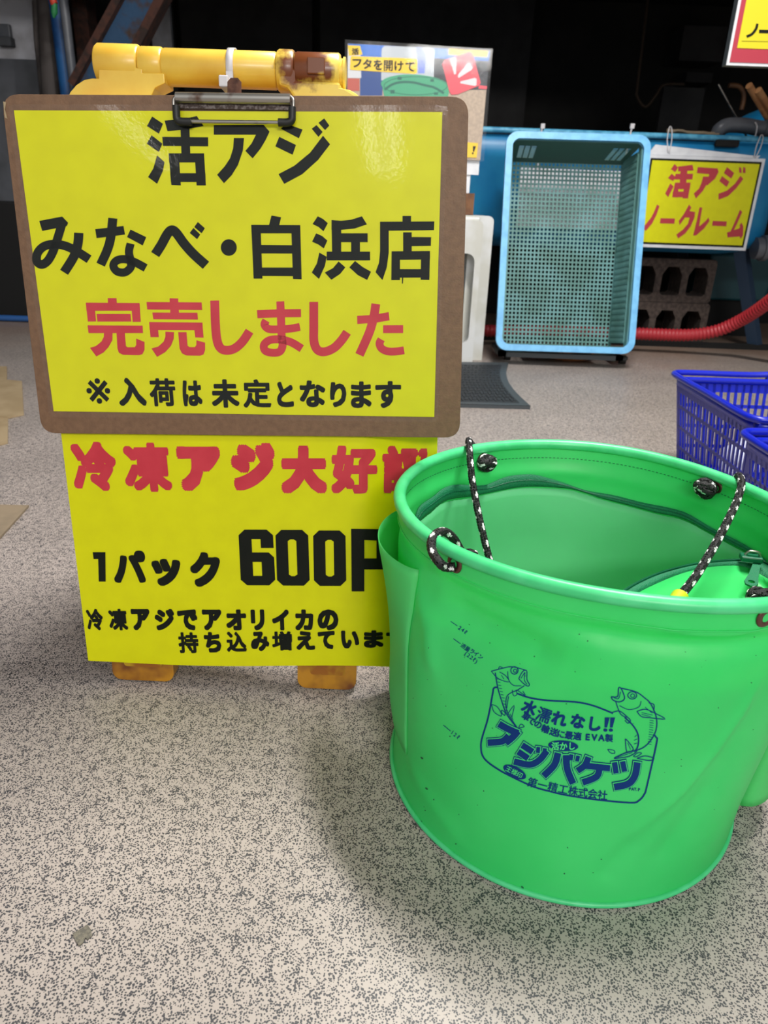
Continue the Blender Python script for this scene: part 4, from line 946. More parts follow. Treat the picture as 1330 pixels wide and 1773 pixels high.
B.ribbon([(252, 90), (225, 180), (195, 270), (160, 335), (120, 362), (88, 340), (92, 290), (130, 248), (190, 232), (260, 240), (330, 270), (422, 328)], 56)
B.ribbon([(356, 160), (350, 230), (325, 310), (262, 412)], 60); B.ribbon([(574, 66), (560, 190), (538, 270), (496, 363)], 59)
B.ribbon([(688, 228), (677, 280), (688, 340), (688, 380), (650, 412), (600, 405), (577, 368), (600, 336), (650, 328), (710, 345), (784, 384)], 52)
B.ribbon([(845, 298), (885, 235), (922, 168), (950, 142), (980, 160), (1030, 228), (1090, 295), (1170, 367)], 61)
B.crop(40, 360, 3.6944)
D = Ink()
for pl in ([(252, 47), (312, 58), (300, 108), (237, 106)], [(126, 105), (184, 105), (196, 440), (141, 440)], [(375, 107), (431, 107), (440, 444), (386, 442)], [(126, 105), (431, 107), (432, 158), (128, 158)], [(184, 230), (384, 232), (384, 284), (186, 283)], [(138, 371), (437, 371), (438, 425), (140, 423)],
           [(540, 52), (572, 68), (603, 95), (576, 145), (545, 118), (508, 100)], [(530, 158), (568, 175), (600, 203), (578, 252), (545, 228), (505, 210)], [(550, 278), (596, 304), (585, 360), (548, 442), (503, 402), (535, 345)],
           [(626, 75), (686, 80), (686, 300), (630, 300)], [(626, 75), (686, 80), (750, 73), (815, 52), (846, 102), (770, 128), (686, 136), (626, 136)], [(660, 158), (851, 158), (851, 213), (660, 213)], [(748, 213), (803, 213), (803, 275), (748, 275)], [(596, 272), (866, 272), (866, 326), (596, 326)],
           [(670, 333), (712, 370), (680, 410), (625, 447), (584, 402), (635, 375)], [(772, 330), (820, 368), (872, 397), (848, 448), (790, 418), (737, 370)],
           [(1068, 50), (1121, 50), (1121, 90), (1068, 90)], [(928, 86), (1266, 84), (1264, 138), (928, 142)], [(928, 86), (982, 86), (982, 280), (970, 370), (943, 449), (900, 400), (922, 340), (928, 270)],
           [(1072, 152), (1125, 152), (1125, 275), (1072, 275)], [(1125, 181), (1246, 182), (1244, 236), (1125, 238)], [(1000, 270), (1052, 270), (1052, 449), (998, 449)], [(1184, 268), (1239, 268), (1235, 448), (1181, 447)], [(1000, 270), (1239, 268), (1239, 321), (1000, 323)], [(1000, 381), (1236, 381), (1236, 433), (1000, 434)], [(1066, 430), (1073, 430), (1070, 472), (1064, 470)]): D.poly(pl)
D.crop(400, 360, 3.5946); A.merge(B); A.merge(D); A.ellipse(396.2, 428.5, 13.8, 14.3)
line(A, [('※', (148, 655, 192.5, 699), .004), ('入', (203, 654, 254, 703), .05), ('荷', (257.5, 655, 305.5, 703.7), .035), ('は', (315, 658.6, 351, 703.7), .05), ('未', (365, 656.8, 415, 706), .045), ('定', (420, 656.8, 470, 706), .035), ('と', (479, 661, 509, 705), .05), ('な', (518.5, 658.6, 564, 705), .045), ('り', (571.4, 661.6, 600, 705), .05), ('ま', (607.5, 660.4, 643.6, 706.7), .045), ('す', (649.6, 659.8, 694.7, 706.7), .045)], .04)
A.build('black_lettering', M['ink'], bfn, top)
Rr = Ink()
for pl in ([(235, 67), (298, 67), (301, 110), (237, 110)], [(77, 100), (464, 103), (468, 158), (82, 158)], [(77, 100), (144, 158), (151, 235), (92, 236)], [(464, 103), (473, 238), (414, 238), (408, 158)], [(155, 181), (399, 181), (404, 236), (160, 236)], [(90, 263), (486, 265), (489, 319), (97, 319)],
           [(208, 315), (270, 315), (268, 370), (240, 420), (205, 458), (153, 487), (107, 425), (150, 412), (190, 380), (207, 345)], [(298, 315), (358, 315), (366, 412), (378, 421), (430, 420), (440, 405), (440, 358), (500, 383), (500, 440), (485, 470), (460, 478), (345, 475), (315, 460), (305, 430)],
           [(680, 68), (742, 70), (748, 175), (686, 175)], [(514, 95), (911, 98), (915, 153), (519, 149)], [(556, 171), (880, 172), (885, 222), (563, 219)], [(533, 239), (917, 243), (920, 298), (537, 296)], [(533, 239), (597, 290), (603, 348), (543, 348)], [(858, 290), (920, 290), (925, 352), (865, 350)],
           [(650, 308), (712, 312), (710, 360), (690, 410), (650, 455), (590, 490), (550, 430), (600, 415), (638, 380), (650, 345)], [(742, 312), (802, 312), (810, 410), (825, 420), (862, 420), (873, 405), (873, 370), (936, 388), (936, 440), (925, 472), (900, 482), (800, 480), (770, 465), (752, 430)]): Rr.poly(pl)
Rr.ribbon([(1005, 85), (1010, 250), (1022, 370), (1048, 428), (1095, 443), (1150, 428), (1205, 380), (1256, 305)], 64); Rr.crop(130, 500, 4.15625)
Q = Ink()
for pl in ([(68, 170), (230, 163), (418, 161), (419, 225), (260, 226), (73, 234)], [(864, 215), (990, 208), (1115, 185), (1122, 250), (1010, 270), (866, 280)], [(1071, 290), (1230, 289), (1230, 352), (1071, 352)]): Q.poly(pl)
Q.ribbon([(142, 252), (128, 285), (160, 318), (230, 322), (320, 318), (410, 303)], 62); Q.ribbon([(254, 100), (260, 240), (265, 380), (272, 450), (250, 498), (195, 508), (135, 492), (125, 445), (170, 408), (250, 402), (340, 425), (425, 475)], 63)
Q.ribbon([(520, 104), (520, 300), (522, 420), (550, 485), (605, 500), (680, 470), (740, 410), (785, 345)], 70); Q.ribbon([(1013, 120), (995, 230), (960, 350), (883, 525)], 70); Q.ribbon([(1057, 402), (1042, 435), (1060, 475), (1110, 497), (1170, 498), (1237, 488)], 62)
Rr.merge(Q.crop(430, 500, 4.5862)); Rr.build('red_lettering', M['red'], bfn, top)
# cable tie
ct = thing('cable_tie', 'white nylon cable tie strapping the clipboard to the yellow handle', 'cable tie', ST@Vector((su(405, 118)[0], tv, pw)))
m = MB(); uc = su(404, 118)[0]; rows = []
loop = []
for k in range(40):
    t_ = 2*PI*k/40; cr = R1+.0012; y_, w_ = cr*math.sin(t_), cr*math.cos(t_)
    if y_ < 0: y_ = y_*1.0 - .006*math.sin(-t_ if t_ > PI else 0)**4 * 1.6
    loop.append((y_, w_))
for du in (-.0034, .0034):
    rows.append([ST@Vector((uc+du, tv+a_, pw+b_)) for a_, b_ in loop])
m.grid(rows, closeu=True, smooth=True); m.build('strap', M['nylon'], ct, solid=.0014)
vv = su(404, 152, -.02)[1]
m = MB(); m.box((uc-.0045, vv-.004, pw+.016), (uc+.0045, vv+.006, .001), ST); m.build('strap_head', M['nylon'], ct, bevel=.0012)
m = MB(); m.box((uc-.0034, vv-.002, pw+.0155), (uc+.0034, tv-.006, pw+.0185), ST); m.build('strap_tail', M['nylon'], ct)

# ================================================================== GREEN BUCKET
BC, BR_ = Vector((.2004, .6288)), .1806
RC = Vector((.218, .655)); RH = .297
co = [0.1967209695837805, -0.0019548874035279283, 0.006505100023735029, 0.0015526560420941688, -0.007786016493079894, -0.0031533227908095386, -0.004167620408435602, -0.0009229259154346534, -0.0010527391731115427]
def rr(t): return co[0]+sum(co[2*k-1]*math.cos(k*t)+co[2*k]*math.sin(k*t) for k in range(1, 5))
def adiff(a, b): return (a-b+PI) % (2*PI)-PI
CREASE = []
def crease(th, t):
    x, y = th*.19, t*RH; out = 0
    for pts_, amp, wd in CREASE:
        best = 9; L_ = 1
        n_ = len(pts_)-1
        for i in range(n_):
            ax, ay = pts_[i]; bx, by = pts_[i+1]; px_ = ((x-ax+PI*.19) % (2*PI*.19))-PI*.19+ax
            dx, dy = bx-ax, by-ay; k_ = max(0, min(1, ((px_-ax)*dx+(y-ay)*dy)/(dx*dx+dy*dy))); q_ = math.hypot(px_-ax-dx*k_, y-ay-dy*k_)
            if q_ < best: best = q_; sf = min((i+k_)/n_, 1-(i+k_)/n_)
        out += amp*math.exp(-(best/wd)**(1.3 if wd < .01 else 2))*min(1, .25+sf*4)
    return out
def S(th, t, off=0.0):
    b_ = BC+Vector((math.cos(th), math.sin(th)))*BR_; r_ = RC+Vector((math.cos(th), math.sin(th)))*rr(th)
    p = b_*(1-t)+r_*t
    d = off
    d += .0034*noise.noise(Vector((math.cos(th)*2.2, math.sin(th)*2.2, t*2.5)))*(1-t**6)*min(1, t*6)
    # dent under the front-left eyelet, fold running up to the right
    d += -.013*math.exp(-(adiff(th, math.radians(222))/.42)**2-((t-.80)/.10)**2)
    d += .004*math.exp(-(adiff(th, math.radians(205))/.2)**2-((t-.6)/.25)**2)
    if CREASE: d += crease(th, t)
    d += -.006*math.exp(-((t-.885)/.03)**2)*(.4+.6*max(0, math.cos(th+PI*.42)))     # waist under the welt
    d += -.005*math.exp(-((t-.13)/.09)**2)*math.exp(-(adiff(th, PI)/.5)**2)
    e = Vector((math.cos(th), math.sin(th)))*d
    return Vector((p.x+e.x, p.y+e.y, .003+(RH-.003)*t))
bucket = thing('soft_bucket', 'green soft vinyl bucket with rope handles in front of the sign stand', 'bucket', (BC.x, BC.y, 0))
NT_, NZ = 360, 110
TH = [2*PI*k/NT_ for k in range(NT_)]
m = MB(); m.grid([[S(2*PI*k/90, j/30) for k in range(90)] for j in range(31)], closeu=True)
bv0 = BVHTree.FromPolygons([Vector(v) for v in m.v], m.f); found = []
for px_pts, amp, wd in (([(1312, 1180), (1280, 1235), (1235, 1300), (1180, 1368), (1095, 1445)], .0034, .006), ([(1110, 1448), (1060, 1500), (1040, 1530)], -.0022, .010),
                        ([(1130, 1080), (1200, 1097), (1262, 1098), (1325, 1082)], .0022, .004), ([(760, 1030), (830, 1075), (905, 1110), (975, 1150)], -.0060, .017), ([(720, 1010), (745, 1090), (755, 1180)], .0030, .010),
                        ([(1010, 1085), (1090, 1120), (1190, 1130), (1290, 1120)], -.0030, .014), ([(1240, 1340), (1180, 1430), (1130, 1500)], -.0024, .012), ([(705, 1300), (745, 1390), (800, 1460)], .0016, .012)):
    q_ = []
    for a_, b_ in px_pts:
        loc = bv0.ray_cast(CO, ray(a_, b_).normalized())[0]
        if loc is not None:
            t_ = loc.z/RH; cx_ = BC*(1-t_)+RC*t_; q_.append((math.atan2(loc.y-cx_.y, loc.x-cx_.x)*.19, loc.z))
    if len(q_) > 1: found.append((q_, amp, wd))
CREASE += found
m = MB(); rows = [[S(th, j/NZ) for th in TH] for j in range(NZ+1)]; m.grid(rows, closeu=True)
body = m.build('bucket_wall', M['green'], bucket, solid=.0012)
bvh = BVHTree.FromPolygons([Vector(v) for v in m.v], m.f)
m = MB(); rb = [[Vector((BC.x+math.cos(t)*r_, BC.y+math.sin(t)*r_, z_)) for t in TH] for r_, z_ in ((BR_*.02, .004), (BR_*.6, .004), (BR_, .004), (BR_, .0015), (BR_*.6, .0015), (BR_*.02, .0015))]
m.grid(rb, closeu=True); m.build('bucket_base', M['green'], bucket)
m = MB(); m.tube([Vector((BC.x+math.cos(t)*(BR_+.001), BC.y+math.sin(t)*(BR_+.001), .0035)) for t in TH], .0028, 8, closed=True); m.build('base_weld', M['rimgreen'], bucket)
m = MB(); m.tube([S(t, 1) for t in TH], .0062, 16, closed=True); m.build('rim_welt', M['rimgreen'], bucket)
m = MB()
for k in range(0, 260):
    t0 = 2*PI*k/260; m.tube([S(t0, .945, -.0016), S(t0+.013, .945, -.0016)], .00035, 4)
st_ = m.build('stitching', M['zipteeth'], bucket); st_['kind'] = 'stuff'
for tt_ in (.93,):
    m = MB(); m.tube([S(t, tt_, .0010) for t in TH], .0006, 6, closed=True); m.build('outer_seam', M['green'], bucket)
# liner below the zip and the zip band on the wall
def hit(a, b, off=0.0, far=False):
    d = ray(a, b).normalized(); loc, nr, i, ds = bvh.ray_cast(CO, d)
    if loc is None: return None
    if far:
        loc2, nr2, i2, ds2 = bvh.ray_cast(loc+d*.004, d)
        if loc2 is not None: loc, nr = loc2, nr2
    if nr.dot(d) > 0: nr = -nr
    return loc+nr*off
c2 = lambda pts: [(650+x/4.4333, 740+y/4.4333) for x, y in pts]
c7 = lambda pts: [(660+x/1.985, 740+y/1.985) for x, y in pts]
upz = c2([(292, 690), (330, 600), (430, 530), (520, 460), (620, 435), (740, 440), (830, 440), (900, 415), (1000, 375), (1130, 358), (1250, 365)]) + c7([(620, 187), (700, 215), (800, 233), (900, 258), (1000, 278), (1060, 298), (1140, 345), (1220, 385), (1290, 425), (1330, 458)])
loz = c2([(312, 735), (350, 690), (420, 640), (500, 570), (600, 540), (730, 525), (830, 505), (950, 480), (1100, 455), (1250, 450)]) + c7([(640, 208), (700, 222), (760, 242), (860, 268), (950, 292), (1040, 312), (1120, 352), (1200, 395), (1270, 432), (1330, 480)])
def resample(pts, n):
    pts = [Vector((p[0], p[1], 0)) for p in pts]; pts = catmull(pts, 8); L_ = [0]
    for i in range(1, len(pts)): L_.append(L_[-1]+(pts[i]-pts[i-1]).length)
    out = []; j = 0
    for i in range(n):
        s_ = L_[-1]*i/(n-1)
        while j < len(L_)-2 and L_[j+1] < s_: j += 1
        out.append(pts[j].lerp(pts[j+1], (s_-L_[j])/max(1e-9, L_[j+1]-L_[j])))
    return out
def toz(p): q_ = hit(p.x, p.y); return (math.atan2(q_.y-RC.y-.0, q_.x-RC.x), q_.z) if q_ else None
U_, V_ = resample(upz, 80), resample(loz, 80)
rows = [[], [], [], []]; zipmid = []
for a_, b_ in zip(U_, V_):
    for k, f_ in enumerate((0, .33, .66, 1)):
        p_ = a_.lerp(b_, f_); rows[k].append(hit(p_.x, p_.y, (.002, .0038, .0042, .003)[k]))
m = MB(); m.grid(rows); ztape = m.build('zip_tape', M['zip'], bucket, solid=.0008)
def teeth(path, r=.0011):
    m = MB(); m.tube(path, r*.7, 8)
    for i in range(len(path)-1):
        for f_ in (0, .33, .66):
            p_ = path[i].lerp(path[i+1], f_); d_ = (path[i+1]-path[i]).normalized(); m.tube([p_, p_+d_*.0009], r, 6)
    return m
mid = [a_.lerp(b_, .32) for a_, b_ in zip(rows[1], rows[2])]
m = teeth(mid); tz = m.build('zip_teeth', M['zipteeth'], ztape); tz['kind'] = 'stuff'
# zipped cover half: outline from the zip pull to the front wall
e_up = resample(c7([(790, 592), (830, 560), (880, 530), (950, 500), (1050, 475), (1130, 463), (1230, 454), (1290, 446), (1345, 468)]), 50)
e_lo = resample(c7([(815, 596), (850, 592), (900, 560), (1000, 515), (1080, 490), (1160, 478), (1250, 480), (1330, 520), (1360, 540)]), 50)
zc = lambda x: .232
EU = [F(p.x, p.y, .236) for p in e_up]; EL = [F(p.x, p.y, .2335) for p in e_lo]
def wallxy(th, z, ins=.003):
    q_ = S(th, z/RH, -ins); return q_
m = MB(); m.grid([EU, [a_.lerp(b_, .5)+Vector((0, 0, .0015)) for a_, b_ in zip(EU, EL)], EL]); ztape = m.build('zip_tape', M['zip'], bucket, solid=.0008)
m = teeth([a_.lerp(b_, .25)+Vector((0, 0, .0022)) for a_, b_ in zip(EU, EL)]); tz = m.build('zip_teeth', M['zipteeth'], ztape); tz['kind'] = 'stuff'
rows = []
thA = math.atan2(EL[0].y-RC.y, EL[0].x-RC.x); thB = math.atan2(EL[-1].y-RC.y, EL[-1].x-RC.x)
while thB < thA: thB += 2*PI
wl_ = [wallxy(thA+(thB-thA)*k/49, .226) for k in range(50)]
for j in range(9):
    f_ = j/8; rows.append([a_.lerp(b_, f_)+Vector((0, 0, -.012*math.sin(PI*f_))) for a_, b_ in zip(EL, wl_)])
m = MB(); m.grid(rows); m.build('cover_flap', M['green'], bucket, solid=.001)
# liner: lower inner skin from the zip line down
m = MB(); rows = []
tz_ = [toz(p) for p in V_]; tz_ = [(t, z) for t, z in tz_]
def zl(th):
    best = min(tz_, key=lambda q_: abs(adiff(q_[0], th))); return best[1] if abs(adiff(best[0], th)) < .15 else .226
for j in range(25):
    rows.append([S(th, (zl(th)-.002)/RH*(1-j/24)+.03*(j/24), -.0032-.001*math.sin(j*.6)) for th in TH])
m.grid(rows, closeu=True); m.add([Vector((v.x, v.y, v.z)) for v in rows[-1]], [tuple(range(NT_))]); m.build('inner_liner', M['liner'], bucket, solid=.0008)
# zip pull
zp = P(1303, 974, .675); d_ = Vector((.0, -.3, -.9)).normalized()
q0 = F(1303, 968, .243)
m = MB(); XT = Matrix.Translation(q0)@Matrix.Rotation(math.radians(-12), 4, 'Z')
m.box((-.012, -.006, -.002), (.009, .006, .004), XT); zsl = m.build('zip_slider', M['zipteeth'], bucket, bevel=.0015)
m = MB(); m.tube(catmull([XT@Vector((-.008, 0, .004)), XT@Vector((-.004, 0, .0085)), XT@Vector((.004, 0, .008)), XT@Vector((.007, 0, .003))], 6), .0014, 8); m.build('zip_bridge', M['steel'], zsl)
pa, pb = F(1311, 976, .240), F(1300, 1012, .238)
dd = (pb-pa); L_ = dd.length; dd.normalize(); sd = dd.cross(Vector((0, 0, 1))).normalized()
PT = Matrix.Translation(pa)@Matrix((dd, sd, dd.cross(sd))).transposed().to_4x4()
m = MB(); outp = [(0, -.0035), (L_*.6, -.0045), (L_-.004, -.0062), (L_+.002, -.0045), (L_+.004, 0), (L_+.002, .0045), (L_-.004, .0062), (L_*.6, .0045), (0, .0035)]
hol = [(L_-.005+.0032*math.cos(2*PI*k/12), .0032*math.sin(2*PI*k/12)) for k in range(12)]
polys = [[Vector((p[0], p[1], 0)) for p in outp], [Vector((p[0], p[1], 0)) for p in reversed(hol)]]; fl = [p for q_ in polys for p in q_]; tri = tessellate_polygon(polys)
for w_ in (-.0009, .0009): m.add([PT@Vector((p.x, p.y, w_)) for p in fl], [tuple(t) for t in tri])
for lp in (outp, hol):
    for k in range(len(lp)): a_, b_ = lp[k], lp[(k+1) % len(lp)]; m.add([PT@Vector((a_[0], a_[1], -.0009)), PT@Vector((b_[0], b_[1], -.0009)), PT@Vector((b_[0], b_[1], .0009)), PT@Vector((a_[0], a_[1], .0009))], [(0, 1, 2, 3)])
m.build('zip_pull', M['zip'], zsl)
# outer side pockets
def pocket(tc, half, t0, t1, fn, name):
    m = MB(); rows = []
    for j in range(21):
        t = t0+(t1-t0)*j/20; r_ = []
        for i in range(33):
            s_ = -1+2*i/32; r_.append(S(tc+half*s_, t, .0012+fn(s_, (t-t0)/(t1-t0))))
        rows.append(r_)
    m.grid(rows); return m.build(name, M['pocket'], bucket, solid=.0009)
pocket(math.radians(176), .40, .16, .86, lambda s_, f_: (.004+.017*max(0, (f_-.35)/.65)**1.5)*(1-s_*s_)**.7, 'side_pocket')
pocket(math.radians(-8), .44, .13, .80, lambda s_, f_: (.008+.026*(1-f_)**1.1)*(1-s_*s_)**.6, 'side_pocket')
# eyelets, ropes and knots
def disc_at(p, n, r, th, name, material, hole=.0042):
    n = n.normalized(); a_ = n.orthogonal().normalized(); b_ = n.cross(a_); m = MB(); rows = []
    for rad, w_ in ((hole, 0), (hole, th), (r*.9, th), (r, th*.4), (r, 0)): rows.append([p+(a_*math.cos(t)+b_*math.sin(t))*rad+n*w_ for t in [2*PI*k/24 for k in range(24)]])
    m.grid(rows, closeu=True); return m.build(name, material, bucket)
def inward(p): return Vector((RC.x-p.x, RC.y-p.y, 0)).normalized()
def rope(path, r, name='rope'):
    pts_ = catmull(path, 10); L_ = [0]
    for i in range(1, len(pts_)): L_.append(L_[-1]+(pts_[i]-pts_[i-1]).length)
    st = .0008; n = max(4, int(L_[-1]/st)); out = []; j = 0
    for i in range(n):
        s_ = L_[-1]*i/(n-1)
        while j < len(L_)-2 and L_[j+1] < s_: j += 1
        out.append(pts_[j].lerp(pts_[j+1], (s_-L_[j])/max(1e-9, L_[j+1]-L_[j])))
    seg_ = 24; up = None; rings = []
    for i, p in enumerate(out):
        a_ = out[max(i-1, 0)]; b_ = out[min(i+1, n-1)]; d = (b_-a_).normalized()
        if up is None: up = Vector((0, 0, 1)) if abs(d.z) < .8 else Vector((0, 1, 0))
        sdv = d.cross(up).normalized(); up = sdv.cross(d).normalized()
        ring_ = []
        for k in range(seg_):
            ph = k/seg_; z_ = i*st/(r*3.4)
            br = math.sin(2*PI*(4*ph+z_*2))*math.sin(2*PI*(4*ph-z_*2)); ring_.append(p+(sdv*math.cos(2*PI*ph)+up*math.sin(2*PI*ph))*(r*(1+.09*br)))
        rings.append(ring_)
    m = MB()
    for i in range(n-1):
        for k in range(seg_):
            ph = (k+.5)/seg_; z_ = (i+.5)*st/(r*3.4)
            c_ = int(3*ph); u_ = (3*ph) % 1; w_ = (z_*.72+c_*.37+.12*u_) % 1     # sparse pale flecks in the dark braid
            white = abs(u_-.5)/.27+abs(w_-.5)/.27 < 1
            k2 = (k+1) % seg_; m.add([rings[i][k], rings[i][k2], rings[i+1][k2], rings[i+1][k]], [(0, 1, 2, 3)], 1 if white else 0, True)
    m.add(rings[0], [tuple(range(seg_))]); m.add(rings[-1], [tuple(range(seg_))])
    me = m.build(name, [M['ropeb'], M['ropew']], bucket)
    bm = bmesh.new(); bm.from_mesh(me.data); bmesh.ops.remove_doubles(bm, verts=bm.verts, dist=1e-6); bm.to_mesh(me.data); bm.free(); return me
def knot(c_, n, sc, name='rope_knot', r=.0040):
    n = n.normalized(); a_ = Vector((0, 0, 1)).cross(n).normalized(); b_ = n.cross(a_)
    pts_ = []
    for k in range(30):                                  # cord wound into a tight ball
        t = 2*PI*2.7*k/29; q_ = Vector((math.cos(t), math.sin(t)*math.cos(.37*t+.4), math.sin(t)*math.sin(.37*t+.4)))
        pts_.append(c_+(a_*q_.x*1.15+b_*q_.y)*sc*.85+n*q_.z*sc*.7)
    return rope(pts_, r, name)
RO = .0040
g1 = hit(836, 796); disc_at(g1, inward(g1), .0085, .0015, 'eyelet', M['brown'])
k1 = hit(836, 800, .009); knot(k1, inward(g1), .0088, r=.0047)
g2 = hit(1240, 845); disc_at(g2, inward(g2), .0085, .0015, 'eyelet', M['brown'])
k2 = hit(1229, 845, .009); knot(k2, inward(g2), .0092, r=.0048)
g3 = hit(788, 975); disc_at(g3, -inward(g3), .009, .0016, 'eyelet', M['brown'])
g4 = hit(1325, 1068, 0); 
if g4 is not None: disc_at(g4, -inward(g4), .009, .0016, 'eyelet', M['brown'])
rc = hit(830, 800); tA = math.atan2(rc.y-RC.y, rc.x-RC.x)
rimA = F(812, 776, .303)
outA = g1 - inward(g1)*.006
rope([outA+Vector((.004, -.001, -.004)), outA+Vector((0, .004, .004)), F(816, 771, .290)+Vector((0, .012, 0)), F(812, 765, .3065)+Vector((0, .004, 0)), P(813, 777, rimA.y-.012), P(814.5, 800, rimA.y-.03), P(819, 840, rimA.y-.045), P(833, 910, rimA.y-.075), P(851, 980, rimA.y-.10), P(875, 1050, rimA.y-.13), P(905, 1105, rimA.y-.15)], RO)
rimB = F(1281, 832, .303)
rope([g2-inward(g2)*.006, P(1268, 838, rimB.y+.018), P(1279, 824, rimB.y+.008), P(1284, 838, rimB.y-.009), F(1277, 865, .292), F(1262, 898, .284), F(1240, 940, .272), F(1206, 996, .257), F(1178, 1032, .249), F(1162, 1054, .246)], RO)
m = MB(); sl = [F(1178, 1033, .249), F(1163, 1054, .246), F(1140, 1078, .243), F(1105, 1098, .238), F(1065, 1100, .225)]
m.tube(catmull(sl, 6), .0078, 18); m.build('handle_sleeve', M['sleeve'], bucket)
yr = F(745, 935, RH).y
rope([hit(790, 981, .001), hit(780, 978, .006), P(762, 975, yr-.035), P(750, 958, yr-.022), P(747, 940, yr-.012), P(755, 925, yr+.002), P(770, 921, yr+.014), P(785, 932, yr+.022), P(797, 952, yr+.026), P(806, 966, yr+.022)], RO)
kk = P(814, 962, yr+.020); knot(kk, Vector((0, -1, .5)), .0048, r=.0032)
knot(P(1318, 1036, .545), Vector((0, -1, .6)), .0085, r=.0046)
# ---- printing on the outside of the bucket
def prn(off): return lambda a, b, e: hit(a, b, off+e)
c8b = (760, 1050, 3.1667)
K = Ink()
fr_ = [(325, 441), (304, 446), (297, 480), (272, 610), (238, 725), (234, 775), (242, 815), (270, 850), (330, 892), (400, 930), (520, 985), (620, 1013), (700, 1031), (860, 1055), (1050, 1072), (1095, 1060), (1125, 1025), (1140, 975), (1192, 745), (1190, 715), (1175, 697)]
K.ribbon(fr_, 9, 4); K.ribbon([(432, 475), (500, 498), (600, 513), (750, 521), (850, 542), (955, 583)], 9, 4); K.ribbon([(1018, 605), (1060, 645), (1088, 690), (1094, 735), (1085, 775), (1070, 792)], 8, 4)
for pts_, w_ in (([(290, 354), (345, 340), (395, 330), (440, 338), (482, 351)], 5), ([(440, 395), (455, 365), (470, 350), (484, 355), (485, 400), (498, 425), (490, 435), (465, 420), (440, 395)], 5), ([(452, 393), (466, 372), (474, 362), (470, 400), (486, 426)], 4),
                 ([(472, 432), (430, 458), (400, 470), (375, 492), (370, 540), (382, 585), (430, 660)], 5), ([(312, 362), (325, 440), (345, 510), (375, 590), (430, 662)], 6), ([(380, 355), (385, 400), (410, 430), (455, 433)], 4), ([(290, 354), (330, 395), (387, 412), (370, 380), (335, 358)], 4), ([(345, 375), (360, 398)], 3), ([(330, 345), (335, 330), (352, 335)], 4),
                 ([(405, 455), (412, 487), (430, 480), (425, 455)], 4), ([(430, 455), (475, 485), (462, 462)], 4), ([(385, 490), (380, 520), (375, 555)], 4), ([(378, 590), (415, 540), (402, 605)], 4), ([(392, 585), (410, 620)], 3),
                 ([(292, 535), (322, 547), (345, 585), (340, 598), (305, 575), (292, 535)], 4), ([(345, 565), (362, 575), (365, 594), (350, 585), (345, 565)], 4), ([(440, 660), (452, 642), (470, 656), (440, 663)], 4),
                 ([(945, 492), (980, 490), (985, 445), (1000, 448), (1018, 500), (990, 520), (955, 510), (945, 492)], 6), ([(960, 497), (985, 502), (996, 465)], 4), ([(1000, 445), (1080, 465), (1130, 500), (1160, 530), (1190, 600), (1190, 670), (1160, 730), (1110, 775), (1020, 800), (960, 828)], 6),
                 ([(968, 513), (995, 585), (1030, 605)], 5), ([(990, 540), (1040, 562), (1095, 548), (1108, 515)], 4), ([(1085, 572), (1130, 560), (1180, 580), (1238, 613), (1150, 606), (1110, 600), (1085, 572)], 5), ([(1110, 578), (1170, 592)], 3), ([(1110, 588), (1160, 600)], 3), ([(1150, 525), (1178, 535), (1176, 570)], 5),
                 ([(950, 578), (990, 570), (1030, 600), (1050, 622), (1035, 636), (1020, 620)], 5), ([(1025, 608), (1042, 628)], 3), ([(1022, 722), (1040, 740), (1065, 780), (1030, 792), (1022, 722)], 5), ([(1035, 745), (1050, 780)], 3), ([(960, 828), (1030, 795), (1085, 788), (1040, 818), (960, 830)], 5), ([(980, 822), (1060, 797)], 3),
                 ([(925, 780), (960, 785), (962, 802), (940, 798), (925, 780)], 4), ([(1065, 817), (1090, 798), (1110, 801), (1080, 820), (1065, 817)], 4), ([(1085, 828), (1130, 815), (1177, 829), (1150, 840), (1085, 828)], 5), ([(1072, 712), (1085, 700)], 3), ([(1068, 730), (1088, 722)], 3), ([(1068, 750), (1086, 745)], 3)): K.ribbon(pts_, w_, 4)
K.ring(417, 350, 20, 20, 5); K.ring(421, 352, 9, 9, 4); K.ring(1060, 484, 24, 20, 5); K.ring(1062, 486, 11, 10, 4)
for i in range(11): y_ = 395+i*17; x_ = 320+i*4.5; K.ribbon([(x_, y_), (x_+16, y_+3)], 3, smooth=False)
for i in range(12): y_ = 610+i*13; x_ = 1166-.25*i*i*.4; K.ribbon([(x_-12, y_-4), (x_+10, y_)], 3, smooth=False)
for i in range(4): K.ribbon([(1130+i*9, 548+i*8), (1142+i*9, 560+i*7)], 3, smooth=False)
# small texts
def arc(K, s_, pts_, size, bold, a0, a1, hf=1.0, em=True):
    n = len(s_)
    for i, (ch, (cx, cy)) in enumerate(zip(s_, pts_)):
        if ch == ' ': continue
        an = a0+(a1-a0)*i/max(1, n-1); K.glyph(ch, (cx-size/2, cy-size*hf/2, cx+size/2, cy+size*hf/2), bold, 0, an, em=em)
arc(K, '水', [(499, 552)], 80, .045, 24, 24); arc(K, '濡', [(578, 592)], 84, .02, 20, 20); arc(K, 'れなし', [(662, 612), (762, 626), (852, 640)], 84, .045, 14, 8)
for x_ in (918, 948): K.poly([(x_-8, 605), (x_+18, 605), (x_+4, 660), (x_-10, 660)]); K.ellipse(x_-5, 674, 11, 9)
arc(K, '車での輸送に最適', [(481, 600), (512, 624), (546, 644), (586, 668), (632, 685), (671, 696), (714, 703), (760, 708)], 46, .032, 32, 6)
arc(K, 'EVA', [(827.6, 711.5), (862.6, 713.5), (899.6, 715.5)], 48, .04, 4, 3); arc(K, '製', [(933, 718)], 44, .03, 4, 4)
